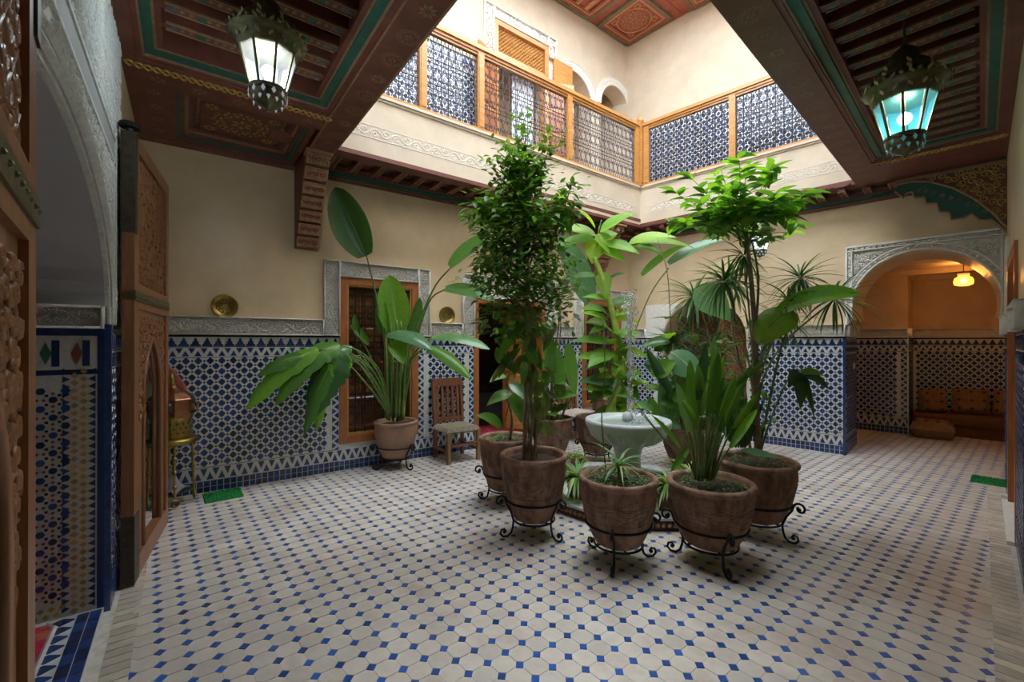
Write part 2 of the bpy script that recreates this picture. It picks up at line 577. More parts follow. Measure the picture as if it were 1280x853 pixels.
def zigzag(mb, x0, x1, z0, z1, y):
    """white zigzag ribbon left free between blue triangles"""
    n = max(1, round((x1 - x0) / .098))
    w, h = (x1 - x0) / n, z1 - z0
    for k in range(n):
        a = x0 + k * w
        mb.prism([(a + .02, z0 + .008), (a + w - .02, z0 + .008), (a + w / 2, z0 + h * .66)], y - .005, y, .002)
        mb.prism(ccw([(a, z1 - .01), (a + w * .5 - .02, z1 - .01), (a, z0 + h * .34)]), y - .005, y)
        mb.prism(ccw([(a + w * .5 + .02, z1 - .01), (a + w, z1 - .01), (a + w, z0 + h * .34)]), y - .005, y)
def vzigzag(mb, x0, x1, z0, z1, y):
    n = max(1, round((z1 - z0) / .098))
    h, w = (z1 - z0) / n, x1 - x0
    for k in range(n):
        a = z0 + k * h
        mb.prism(ccw([(x0 + .01, a + .014), (x0 + .01, a + h - .014), (x0 + w * .66, a + h / 2)]), y - .005, y, .002)
        mb.prism(ccw([(x1 - .01, a), (x1 - .01, a + h * .5 - .014), (x0 + w * .34, a)]), y - .005, y)
        mb.prism(ccw([(x1 - .01, a + h * .5 + .014), (x1 - .01, a + h), (x0 + w * .34, a + h)]), y - .005, y)
def dado(wall, x0, x1, z0=0.0, top=1.575, y=0.0, side=(0, 0), quota=300, base=True, matrix=None, main=True, crest=True):
    """zellige dado: blue skirting squares, zigzag, field of cut diamonds, zigzag, stepped merlons"""
    yy = y - .012
    mb = MB().box(x0, x1, yy, y + .01, z0, z0 + top)
    pan = mb.obj('zellige_panel', M['ztile_white'], wall, matrix=matrix)
    if base:
        n = max(1, round((x1 - x0) / .057))
        for r_ in range(2):
            for k in range(n):
                put('baseboard_tile', BT, pan, T(x0 + (k + .5) * (x1 - x0) / n, yy, z0 + .026 + .0545 * r_))
    bl, bk = MB(), MB()
    fx0, fx1 = x0, x1
    zb = z0 + .25
    zt = z0 + 1.345
    zigzag(bl, x0, x1, z0 + .115, z0 + .245, yy)
    if main:
        zigzag(bl, x0, x1, z0 + 1.352, z0 + 1.45, yy)
        if side[0]:
            vzigzag(bl, x0, x0 + .09, zb, zt, yy)
            fx0 += .11
        if side[1]:
            vzigzag(bl, x1 - .09, x1, zb, zt, yy)
            fx1 -= .11
        if crest:
            n = max(1, round((x1 - x0) / .092))
            for k in range(n):
                bl.prism(merlon(x0 + (k + .5) * (x1 - x0) / n, z0 + 1.458), yy - .005, yy)
        bk.box(x0, x1, yy - .004, yy, z0 + 1.553, z0 + top)
        for lz in (.108, .247, 1.347, 1.452):
            bk.box(x0, x1, yy - .002, yy, z0 + lz - .0025, z0 + lz + .0025)
        cx = (fx0 + fx1) / 2
        nx = int((fx1 - fx0) / BW / 2) + 1
        nz = int((zt - zb) / BH)
        cells = []
        for i in range(-2 * nx, 2 * nx + 1):
            for j in range(2 * nz + 1):
                px, pz = cx + i * BW / 2, zb + .037 + j * BH / 2
                if px - .03 < fx0 or px + .03 > fx1 or pz + .03 > zt:
                    continue
                if (i + j) % 2 == 0:
                    cells.append((px, pz))
                else:
                    bk.prism([(px - .012, pz), (px, pz - .012), (px + .012, pz), (px, pz + .012)], yy - .004, yy)
        for k, (px, pz) in enumerate(cells):
            if k < quota:
                put('zellige_tile', ZT, pan, T(px, yy, pz))
            else:
                bl.prism(ccw(dia(px, pz)), yy - .005, yy, .004)
        quota -= min(quota, len(cells))
    stuff(bl.obj('zellige_border', M['ztile_blue'], pan))
    if bk.v:
        stuff(bk.obj('zellige_joint', M['ztile_black'], pan))
    return quota

def vine_curves(length, h):
    """scrolling stem with spirals in a strip of the given length and height, list of polylines in (s, t)"""
    n = max(1, round(length / (h * 1.05)))
    w = length / n
    out = []
    wave = []
    for i in range(n * 8 + 1):
        s = i / 8 * w
        wave.append((s, h * (.5 + .30 * math.sin(2 * PI * i / 16))))
    out.append(wave)
    for k in range(n):
        up = 1 if k % 2 else -1
        cx, cz = (k + .5) * w, h * (.5 - up * .13)
        cz = h * (.5 + (.12 if k % 2 else -.12))
        out.append([(cx + h * lerp(.30, .05, t / 12) * math.cos(a0), cz + h * lerp(.26, .05, t / 12) * math.sin(a0)) for t in range(13) for a0 in [t / 12 * 2.6 * PI * up]])
        out.append([(k * w + w * .08, h * .1), (k * w + w * .2, h * .26), (k * w + w * .06, h * .4)])
        out.append([(k * w + w * .08, h * .9), (k * w + w * .2, h * .74), (k * w + w * .06, h * .6)])
    return out
def carved_band(parent, x0, x1, z0, z1, y=0.0, vertical=False, depth=.032, mats=('stucco_in', 'stucco'), r=.0085, name='carved_stucco_band', matrix=None):
    mb = MB().box(x0, x1, y - .002, y + .01, z0, z1)
    o = mb.obj(name, M[mats[0]], parent, matrix=matrix)
    rl = MB()
    e = .012
    for (a, b, c, d) in ((x0, x1, z0, z0 + e), (x0, x1, z1 - e, z1), (x0, x0 + e, z0, z1), (x1 - e, x1, z0, z1)):
        rl.box(a, b, y - depth, y, c, d)
    yy = y - depth * .45
    if vertical:
        for c in vine_curves(z1 - z0 - 2 * e, x1 - x0 - 2 * e):
            rl.tube([(x0 + e + t, yy, z0 + e + s) for s, t in c], r, 4)
    else:
        for c in vine_curves(x1 - x0 - 2 * e, z1 - z0 - 2 * e):
            rl.tube([(x0 + e + s, yy, z0 + e + t) for s, t in c], r, 4)
    hh = (x1 - x0) if vertical else (z1 - z0)
    st_ = hh / 4.2
    scroll_fill(rl, lambda x, z, m: x0 + e + m * .6 < x < x1 - e - m * .6 and z0 + e + m * .6 < z < z1 - e - m * .6, x0 + e, x1, z0 + e + st_ * .5, z1, yy, st_, r * .75, .25, int(abs(x0 * 100)) + 1)
    rl.v = [(vx, yy + (vy - yy) * 2.3, vz) for vx, vy, vz in rl.v]      # deep cut, almost straight-sided relief
    stuff(rl.obj('carved_relief', M[mats[1]], o, smooth=True))
    return o

def scroll_fill(rl, inside, x0, x1, z0, z1, y, step, r, jitter=.2, seed=3):
    rr = random.Random(seed)
    i = 0
    z = z0
    while z < z1:
        x = x0 + (step * .5 if i % 2 else 0)
        while x < x1:
            px, pz = x + rr.uniform(-jitter, jitter) * step, z + rr.uniform(-jitter, jitter) * step
            if inside(px, pz, step * .5):
                fl = rr.choice((-1, 1))
                rl.tube(spiral((px, y, pz), step * .52, step * .08, rr.uniform(0, 6), 1.3, 12, 'xz', fl), r, 4)
            x += step
        z += step * .87
        i += 1

# ------------------------------------------------------------------ back left wall
W1 = (-5.165, -4.19, .308, 2.268)
D2 = (-3.345, -2.05, 0, 2.13)
W2 = (-1.234, -.27, .39, 2.24)
wallA = structure(wall_rect(-7.4, .35, 0, 3.75, 0, .4, [W1, D2, W2]).obj('wall_back_left', M['plaster'], matrix=FA))
q = dado(wallA, -6.86, -5.165, side=(0, 1), quota=300)
dado(wallA, -5.165, -4.19, top=.308, main=False)
q = dado(wallA, -4.19, -3.345, side=(1, 1), quota=q)
q = dado(wallA, -2.05, -1.234, side=(1, 1), quota=0)
dado(wallA, -1.234, -.27, top=.39, main=False)
q = dado(wallA, -.27, .0, quota=0)
for (a, b) in ((-6.86, -5.341), (-4.029, -3.537), (-1.86, -1.42), (-.09, 0)):
    carved_band(wallA, a, b, 1.575, 1.76)
for (a, b, c, d, w) in ((-5.341, -4.029, 2.45, 2.268, W1), (-3.537, -1.86, 2.45, 2.13, D2), (-1.42, -.09, 2.42, 2.24, W2)):
    carved_band(wallA, a, w[0], 1.575, c, vertical=True)
    carved_band(wallA, w[1], b, 1.575, c, vertical=True)
    carved_band(wallA, w[0], w[1], d, c)

def grilled_window(n, W, label, seed):
    root = structure(wall_rect(W[0], W[1], W[2], W[3], -.03, .16, [(W[0] + .085, W[1] - .085, W[2] + .085, W[3] - .085)]).obj('window_%d' % n, M['cedar_red'], matrix=FA))
    root['label'] = label
    a, b, c, d = W[0] + .085, W[1] - .085, W[2] + .085, W[3] - .085
    MB().box(a, a + .02, -.012, .1, c, d).box(b - .02, b, -.012, .1, c, d).box(a + .02, b - .02, -.012, .1, c, c + .02).box(a + .02, b - .02, -.012, .1, d - .02, d).obj('inner_moulding', M['cedar'], root)
    wd = (b - a) / 2
    for k in range(2):
        sh = MB().box(a + k * wd, a + (k + 1) * wd, .10, .14, c, d).obj('shutter', M['shutter'], root)
        pn = MB()
        ph = (d - c - .1) / 4
        for r_ in range(4):
            for cc in range(2):
                x0 = a + k * wd + .04 + cc * (wd - .06) / 2
                x1 = x0 + (wd - .06) / 2 - .02
                z0 = c + .05 + r_ * ph
                pn.prism([(x0, z0), (x1, z0), (x1, z0 + ph - .03), (x0, z0 + ph - .03)], .085, .1, .02)
        pn.obj('shutter_panel', M['shutter'], sh)
    g = MB()
    nb = 7
    for k in range(1, nb):
        x = lerp(a, b, k / nb)
        g.tube([(x, .05, c), (x, .05, d)], .008, 5)
    rows = 5
    for r_ in range(rows + 1):
        z = lerp(c + .01, d - .01, r_ / rows)
        for dz in (-.035, .035):
            if c < z + dz < d:
                g.box(a, b, .042, .058, z + dz - .005, z + dz + .005)
        for k in range(nb):
            x = lerp(a, b, (k + .5) / nb)
            if r_ in (0, rows):
                continue
            g.tube(spiral((x, .05, z), .03, .03, 0, 1, 8), .005, 4)
    for r_ in range(rows):
        z = lerp(c + .01, d - .01, (r_ + .5) / rows)
        for k in range(nb):
            x = lerp(a, b, (k + .5) / nb)
            for sg in (-1, 1):
                g.tube(spiral((x + sg * .024, .05, z + .06), .024, .006, PI / 2 * (1 + sg), 1.1, 9, 'xz', -sg), .005, 4)
                g.tube(spiral((x + sg * .024, .05, z - .06), .024, .006, PI / 2 * (1 + sg), 1.1, 9, 'xz', sg), .005, 4)
    g.obj('iron_grille', M['iron'], root)
    return root
grilled_window(1, W1, 'wooden window with iron scroll grille behind the strelitzia', 1)
grilled_window(2, W2, 'narrow grilled wooden window beside the room corner', 2)

# doorway into the dark salon
door1 = structure(wall_rect(D2[0], D2[1], 0, D2[3], -.03, .2, [(D2[0] + .07, D2[1] - .07, 0, D2[3] - .07)]).obj('door_1', M['cedar_red'], matrix=FA))
def panel_leaf(name, parent, w, h, matrix, matl, mat2, rows=4):
    o = MB().box(0, w, -.02, .02, 0, h).obj(name, matl, parent, matrix=matrix)
    ph = (h - .1) / rows
    for r_ in range(rows):
        p = MB()
        for s in (-1, 1):
            z0 = .06 + r_ * ph
            poly = [(.07, z0), (w - .07, z0), (w - .07, z0 + ph - .05), (.07, z0 + ph - .05)]
            p.prism(poly if s < 0 else poly, .02 * s + .016 * s, .02 * s, .03)
        p.obj('door_panel', mat2, o)
    return o
panel_leaf('door_leaf', door1, .6, 2.02, T(D2[1] - .075, .16, .01) @ Matrix.Rotation(math.radians(112), 4, 'Z'), M['cedar_red'], M['cedar'])
panel_leaf('door_leaf', door1, .6, 2.02, T(D2[0] + .075, .2, .01) @ Matrix.Rotation(math.radians(80), 4, 'Z'), M['cedar_red'], M['cedar'])
salon = MB()
salon.box(-5.8, .1, 2.6, 2.7, 0, 2.9).box(-5.8, -5.7, .38, 2.7, 0, 2.9).box(.0, .1, .38, 2.7, 0, 2.9).box(-5.8, .1, .38, 2.7, 2.8, 2.9)
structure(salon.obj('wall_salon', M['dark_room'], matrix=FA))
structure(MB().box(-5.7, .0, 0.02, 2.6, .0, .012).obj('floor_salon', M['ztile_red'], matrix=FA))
salon_step = structure(MB().box(D2[0] + .07, D2[1] - .07, -.02, .35, 0, .02).obj('trim_1', M['ztile_white'], matrix=FA))
for i in range(12):
    for j in range(3):
        MB().prism(ccw(dia(0, 0, .03, .03, .008)), -.003, .002, .003).obj('threshold_tile', M['ztile_blue'], salon_step, matrix=T(D2[0] + .12 + i * .095, .05 + j * .1, .02) @ Matrix.Rotation(-PI / 2, 4, 'X'))

# ------------------------------------------------------------------ back right wall with the big arch
def arc(cx, cz, rx, rz, a0, a1, n=20):
    return [(cx + rx * math.cos(math.radians(lerp(a0, a1, i / n))), cz + rz * math.sin(math.radians(lerp(a0, a1, i / n)))) for i in range(n + 1)]
AC, AR = 3.955, .655
ARCH = [(3.213, 0), (3.213, 1.74), (3.30, 1.80)] + arc(AC, 1.96, AR, AR, 194, -14, 28) + [(4.61, 1.80), (4.70, 1.74), (4.70, 0)]
NICHE = [(.67, 0), (.67, 1.50)] + arc(1.335, 1.55, .665, .645, 180, 0, 20) + [(2.0, 1.5), (2.0, 0)]
poly = [(0, 0)] + NICHE + ARCH + [(6.2, 0), (6.2, 3.75), (0, 3.75)]
wallB = structure(MB().prism(poly, 0, .85).obj('wall_back_right', M['plaster'], matrix=FB))
dado(wallB, .0, .64, quota=0, side=(0, 1))
dado(wallB, 2.03, 3.213, quota=300, side=(0, 0))
MB().box(3.195, 3.225, -.03, .012, 0, 1.575).obj('corner_tile_strip', M['ztile_blue'], wallB)
dado(wallB, 0, .85, quota=0, matrix=T(3.213, 0, 0) @ Matrix.Rotation(PI / 2, 4, 'Z'), crest=True)
carved_band(wallB, 2.03, 3.225, 1.575, 1.74)
carved_band(wallB, 0, .85, 1.575, 1.72, matrix=T(3.213, 0, 0) @ Matrix.Rotation(PI / 2, 4, 'Z'))
carved_band(wallB, .0, .336, 1.575, 1.74)
sw = MB().box(0, .09, -.02, 0, 0, .09).box(.03, .06, -.028, -.02, .02, .07).obj('light_switch', M['plastic'], wallB, matrix=T(3.213, .55, 1.12) @ Matrix.Rotation(PI / 2, 4, 'Z'))
sw['label'] = 'white light switch on the tiled arch jamb'
# carved surround of the arch
sur = [(3.225, 1.70), (3.30, 1.80)] + arc(AC, 1.96, AR, AR, 194, -14, 28) + [(4.61, 1.80), (4.68, 1.76), (4.68, 2.76), (3.225, 2.76)]
surround = MB().prism(ccw(sur), -.004, .0).obj('carved_arch_surround', M['stucco_in'], wallB)
rl = MB()
for (a, b, c, d) in ((3.225, 4.68, 2.735, 2.76), (3.225, 4.68, 2.685, 2.70), (3.225, 3.25, 1.73, 2.76), (3.285, 3.30, 1.82, 2.70), (4.655, 4.68, 1.78, 2.76), (4.605, 4.62, 1.85, 2.70)):
    rl.box(a, b, -.04, 0, c, d)
for rr_, w in ((AR + .012, .012), (AR + .075, .010)):
    rl.tube([(x, -.025, z) for x, z in arc(AC, 1.96, rr_, rr_, 190, -10, 36)], w, 5)
for k in range(24):
    x = 3.27 + k * .058
    rl.box(x, x + .034, -.034, 0, 2.707, 2.728)
for k in range(15):
    rl.box(3.257, 3.278, -.034, 0, 1.86 + k * .056, 1.895 + k * .056)
    rl.box(4.628, 4.648, -.034, 0, 1.86 + k * .056, 1.895 + k * .056)
for k in range(34):
    a = math.radians(lerp(185, -5, k / 33))
    rl.ball((AC + (AR + .043) * math.cos(a), -.02, 1.96 + (AR + .043) * math.sin(a)), .015, 4)
scroll_fill(rl, lambda x, z, m: 3.31 + m * .7 < x < 4.6 - m * .7 and z < 2.68 - m * .7 and math.hypot(x - AC, z - 1.96) > AR + .09 + m * .7, 3.3, 4.6, 1.9, 2.7, -.022, .047, .0068)
rl.v = [(vx, vy * 1.6, vz) for vx, vy, vz in rl.v]
stuff(rl.obj('carved_relief', M['stucco'], surround))
# arched niche with iron lattice
MB().prism(ccw([(.336, 1.575), (.64, 1.575), (.67, 1.62), (.69, 1.75), (.76, 1.9), (.88, 2.04), (1.02, 2.16), (.336, 2.16)]), -.02, 0).obj('carved_niche_spandrel', M['stucco'], wallB)
win3 = structure(MB().prism(ccw([(.67, 0), (2.0, 0), (2.0, 1.5)] + arc(1.335, 1.55, .665, .645, 0, 180, 20) + [(.67, 1.5)]), .76, .80).obj('window_3', M['door_wood'], matrix=FB))
win3['label'] = 'dark arched niche closed by an iron lattice behind the palms'
g = MB()
for k in range(26):
    for sg in (-1, 1):
        pts = []
        for t in range(0, 46):
            x = (k - 12) * .105 + .67 + t * .05 if sg > 0 else 2.0 - ((k - 12) * .105 + t * .05)
            z = t * .05
            if .68 < x < 1.99 and (z < 1.55 or math.hypot((x - 1.335) / .655, (z - 1.55) / .635) < 1):
                pts.append((x, .32, z))
        if len(pts) > 1:
            g.tube([pts[0], pts[-1]], .008, 4)
g.obj('iron_lattice', M['iron'], win3)
# shutter of crossed laths in the right half of the niche
wp = MB().box(1.53, 1.57, .27, .31, .9, 2.14).box(1.57, 1.99, .27, .31, .9, .94).tube([(x, .29, z) for x, z in arc(1.335, 1.55, .645, .625, 0, 69, 14)], .018, 5).box(1.965, 1.995, .27, .31, .94, 1.55).obj('lattice_shutter', M['door_wood'], win3)
lt = MB()
for k in range(-26, 30):
    for sg in (-1, 1):
        pts = []
        for i in range(80):
            z = .93 + i * .0165
            x = 1.55 + k * .05 + sg * (z - .93)
            if 1.555 < x < 1.98 and (z < 1.55 or math.hypot((x - 1.335) / .645, (z - 1.55) / .625) < 1):
                pts.append((x, .29 + .006 * sg, z))
        if len(pts) > 1:
            lt.tube([pts[0], pts[-1]], .009, 4)
stuff(lt.obj('lattice_lath', M['door_wood'], wp))

# seating alcove behind the arch
alc = MB()
alc.box(1.5, 3.69, 2.35, 2.6, 0, 2.9)              # pier
alc.box(3.65, 6.2, 3.35, 3.5, 0, 2.9)              # back
alc.box(3.55, 3.69, 2.36, 3.4, 0, 2.9)
alc.box(6.0, 6.15, .85, 3.5, 0, 2.9)
alc.box(1.4, 1.5, .85, 2.6, 0, 2.9)
alcove = structure(alc.obj('wall_alcove', M['plaster_room'], matrix=FB))
structure(MB().box(1.4, 6.2, .85, 3.5, 2.66, 2.9).obj('ceiling_alcove', M['plaster_room'], matrix=FB))
structure(MB().box(1.5, 6.1, 2.30, 2.35, 2.58, 2.66).box(3.69, 3.75, 2.3, 3.35, 2.58, 2.66).box(3.69, 6.1, 3.28, 3.35, 2.58, 2.66).obj('trim_2', M['plaster_room'], matrix=FB))
dado(alcove, 2.6, 3.69, y=2.35, quota=0, side=(0, 1))
dado(alcove, 3.69, 6.0, y=3.35, quota=0)
dado(alcove, 0, 1.0, quota=0, matrix=T(3.69, 2.35, 0) @ Matrix.Rotation(PI / 2, 4, 'Z'))
carved_band(alcove, 2.4, 3.70, 1.575, 1.73, y=2.35)
carved_band(alcove, 3.69, 6.0, 1.575, 1.73, y=3.35)
carved_band(alcove, 0, 1.0, 1.575, 1.73, matrix=T(3.69, 2.35, 0) @ Matrix.Rotation(PI / 2, 4, 'Z'))

# ------------------------------------------------------------------ left wall with the entrance arch
LA = [(.75, 0), (.75, 1.70)] + arc(2.04, 1.70, 1.29, .62, 180, 0, 30) + [(3.33, 1.70), (3.33, 0)]
wallL = structure(MB().prism([(.45, 0)] + LA + [(5.75, 0), (5.75, 3.75), (.45, 3.75)], 0, .9).obj('wall_left', M['plaster_grey'], matrix=FL))
MB().box(3.34, 5.72, -.012, .01, 0, 3.74).obj('plaster_coat', M['plaster'], wallL)
structure(MB().box(-5.0, 5.7, 2.2, 2.35, 0, 3.7).box(3.6, 3.75, .9, 2.3, 0, 3.7).box(-1.6, 5.7, .9, 2.3, 3.6, 3.75).obj('wall_passage', M['plaster_grey'], matrix=FL))
face = MB().prism(ccw([(.46, 1.6)] + [(.75, 1.6)] + arc(2.04, 1.70, 1.30, .63, 180, 0, 30) + [(3.34, 1.6), (3.8, 1.6), (3.8, 3.42), (.46, 3.42)]), -.02, 0).obj('carved_stucco_face', M['stucco_green'], wallL)
rl = MB()
def in_face(x, z, m):
    return ((x - 2.04) / 1.42) ** 2 + ((z - 1.7) / .74) ** 2 > 1 and not (2.52 < z < 2.72 and x < 3.5) and not (3.34 < x < 3.5 and z < 2.72)
scroll_fill(rl, in_face, 1.2, 3.78, 1.66, 3.4, -.022, .075, .008)
rl.tube([(x, -.03, z) for x, z in arc(2.04, 1.70, 1.335, .665, 175, 0, 30)], .018, 5)
rl.tube([(x, -.03, z) for x, z in arc(2.04, 1.70, 1.40, .73, 175, 0, 30)], .014, 5)
stuff(rl.obj('carved_relief', M['stucco_green'], face))
MB().box(.46, 3.5, -.034, 0, 2.54, 2.56).box(.46, 3.5, -.034, 0, 2.68, 2.70).box(3.38, 3.40, -.034, 0, 1.6, 2.56).box(3.48, 3.50, -.034, 0, 1.6, 2.70).obj('frame_moulding', M['stucco_green'], face)
MB().box(.46, 3.48, -.026, 0, 2.56, 2.68).box(3.40, 3.48, -.026, 0, 1.6, 2.56).obj('frame_groove', M['plaster_grey'], face)
dado(wallL, 3.36, 5.72, quota=0, y=-.012)
MB().box(3.315, 3.36, -.028, .012, 0, 1.6).obj('corner_tile_strip', M['ztile_blue'], wallL)
# multicoloured mosaic on the jamb that faces the camera
JM = T(3.33, .9, 0) @ Matrix.Rotation(-PI / 2, 4, 'Z')
jamb = MB().box(0, .9, -.012, .0, 0, 1.575).obj('mosaic_panel', M['ztile_grey'], wallL, matrix=JM)
cols = {'ztile_blue': MB(), 'ztile_green': MB(), 'ztile_ochre': MB(), 'ztile_red': MB(), 'ztile_black': MB()}
def ngon(cx, cz, r, n=8, a0=.3927):
    return [(cx + r * math.cos(a0 + 2 * PI * k / n), cz + r * math.sin(a0 + 2 * PI * k / n)) for k in range(n)]
S = .094
for i in range(-1, 9):
    for j in range(0, 14):
        px, pz = .70 - i * S * 1.0, .16 + j * S
        if px > .71 or px < .02 or pz > 1.28:
            continue
        c = ('ztile_blue', 'ztile_red', 'ztile_blue', 'ztile_green')[(i + 2 * j) % 4]
        cols[c].prism(ngon(px, pz, .018), -.017, -.012, .002)
        for k in range(8):
            a = 2 * PI * k / 8
            cols['ztile_black' if k % 2 else 'ztile_red'].prism(ngon(px + .034 * math.cos(a), pz + .034 * math.sin(a), .009, 4, a), -.016, -.012)
        cols['ztile_blue'].prism(ngon(px + S / 2, pz + S / 2, .02, 6, 0), -.017, -.012, .003)
for k in range(64):
    z = .05 + k * .0205
    cols['ztile_ochre'].prism(ngon(.80 + .018 * (1 if k % 2 else -1), z, .017, 4, 0), -.017, -.012, .002)
    if k % 2:
        cols['ztile_blue'].prism([(.735, z - .018), (.765, z), (.735, z + .018)], -.016, -.012)
        cols['ztile_blue'].prism([(.865, z + .018), (.835, z), (.865, z - .018)], -.016, -.012)
for k in range(36):
    x = .02 + k * .0205
    cols['ztile_ochre'].prism(ngon(x, .07 + .018 * (1 if k % 2 else -1), .016, 4, 0), -.017, -.012, .002)
for k in range(7):
    x = .06 + k * .118
    cols['ztile_blue'].box(x + .044, x + .074, -.017, -.012, 1.37, 1.51)
    cols['ztile_green' if k % 2 else 'ztile_red'].prism([(x, 1.44), (x + .022, 1.38), (x + .044, 1.44), (x + .022, 1.50)], -.017, -.012)
cols['ztile_blue'].box(0, .9, -.016, -.012, 1.535, 1.575).box(0, .9, -.016, -.012, 1.325, 1.352).box(.872, .90, -.016, -.012, 0, 1.575)
for k, mb in cols.items():
    stuff(mb.obj('mosaic_tesserae', M[k], jamb))
carved_band(wallL, 0, .9, 1.575, 1.70, matrix=JM, r=.005)
# threshold of the entrance
thr = structure(MB().box(.75, 3.33, -.0, 1.0, 0, .03).obj('trim_3', M['ztile_white'], matrix=FL))
for k in range(26):
    for j in range(2):
        MB().box(0, .092, 0, .046, -.01, .004).obj('threshold_tile', M['ztile_blue'], thr, matrix=T(.80 + k * .096, .004 + j * .05, .03))
for k in range(30):
    for j in range(4):
        MB().prism(ccw(dia(0, 0, .036, .05, .004)), -.004, .002, .003).obj('threshold_diamond', M['ztile_blue'], thr, matrix=T(.82 + k * .084, .155 + j * .105, .03) @ Matrix.Rotation(-PI / 2, 4, 'X'))

# ------------------------------------------------------------------ right wall
RD = (-6.2, -4.9, 0, 2.25)
wallR = structure(wall_rect(-7.6, -4.0, 0, 3.75, 0, .35, [RD]).obj('wall_right', M['plaster'], matrix=FR))
dado(wallR, -6.95, -6.2, quota=0)
dado(wallR, -4.9, -4.0, quota=0)
carved_band(wallR, -6.95, -6.2, 1.575, 1.76)
carved_band(wallR, -4.9, -4.0, 1.575, 1.76)
MB().box(-6.95, -6.28, -.02, 0, 1.76, 2.5).obj('pale_plaster_panel', M['stucco'], wallR)
door2 = structure(wall_rect(RD[0], RD[1], 0, RD[3], -.02, .1, [(RD[0] + .09, RD[1] - .09, 0, RD[3] - .09)]).obj('door_2', M['cedar_red'], matrix=FR))
panel_leaf('door_leaf', door2, RD[1] - RD[0] - .18, 2.14, T(RD[0] + .09, .06, .01), M['door_wood'], M['cedar_red'])
structure(MB().box(-6.28, -6.2, -.06, .02, 0, .06).box(-6.2, -4.9, -.06, .02, 0, .03).obj('trim_4', M['stucco'], matrix=FR))
structure(MB().box(-4.3, 5.0, 1.8, 1.95, 0, 3.75).box(-4.3, -4.1, .3, 1.9, 0, 3.75).obj('wall_right_passage', M['plaster'], matrix=FR))
structure(MB().box(-4.2, 1.0, .02, 1.9, 3.62, 3.75).obj('ceiling_right_passage', M['plaster'], matrix=FR))
structure(MB().box(-4.5, 4.5, -6.0, .9, 3.66, 3.9).obj('ceiling_behind', M['plaster']))

# ================================================================== CEILINGS AND GALLERIES
ZC = 3.40
def flower(mb, cx, cy, r, z, n=8):
    """flat painted blossom on the underside at height z"""
    for k in range(n):
        a = 2 * PI * k / n
        c, s_ = math.cos(a), math.sin(a)
        p = [(cx + r * (x * c - y * s_), cy + r * (x * s_ + y * c)) for x, y in ((.22, 0), (.6, -.2), (1.0, 0), (.6, .2))]
        mb.add([(x, y, z) for x, y in p], [(3, 2, 1, 0)])
def rosette(mb, cx, cy, r, z, n=12):
    flower(mb, cx, cy, r * .38, z, 6)
    for k in range(n):
        a = 2 * PI * k / n
        flower(mb, cx + r * .72 * math.cos(a), cy + r * .72 * math.sin(a), r * .26, z, 5)
def ring(mb, x0, x1, y0, y1, w, z0, z1):
    mb.box(x0, x1, y0, y0 + w, z0, z1).box(x0, x1, y1 - w, y1, z0, z1).box(x0, x0 + w, y0 + w, y1 - w, z0, z1).box(x1 - w, x1, y0 + w, y1 - w, z0, z1)
def chain(mb, x0, x1, y0, y1, z, along_y=True):
    """interlaced gilt braid"""
    L_ = (y1 - y0) if along_y else (x1 - x0)
    n = max(2, round(L_ / .05))
    w = ((x1 - x0) if along_y else (y1 - y0)) / 2
    for ph in (0, PI):
        pts = []
        for k in range(n * 4 + 1):
            t = k / (n * 4)
            o = math.sin(2 * PI * n / 2 * t + ph) * w * .75
            pts.append(((x0 + x1) / 2 + o, lerp(y0, y1, t), z) if along_y else (lerp(x0, x1, t), (y0 + y1) / 2 + o, z))
        mb.tube(pts, w * .2, 4)

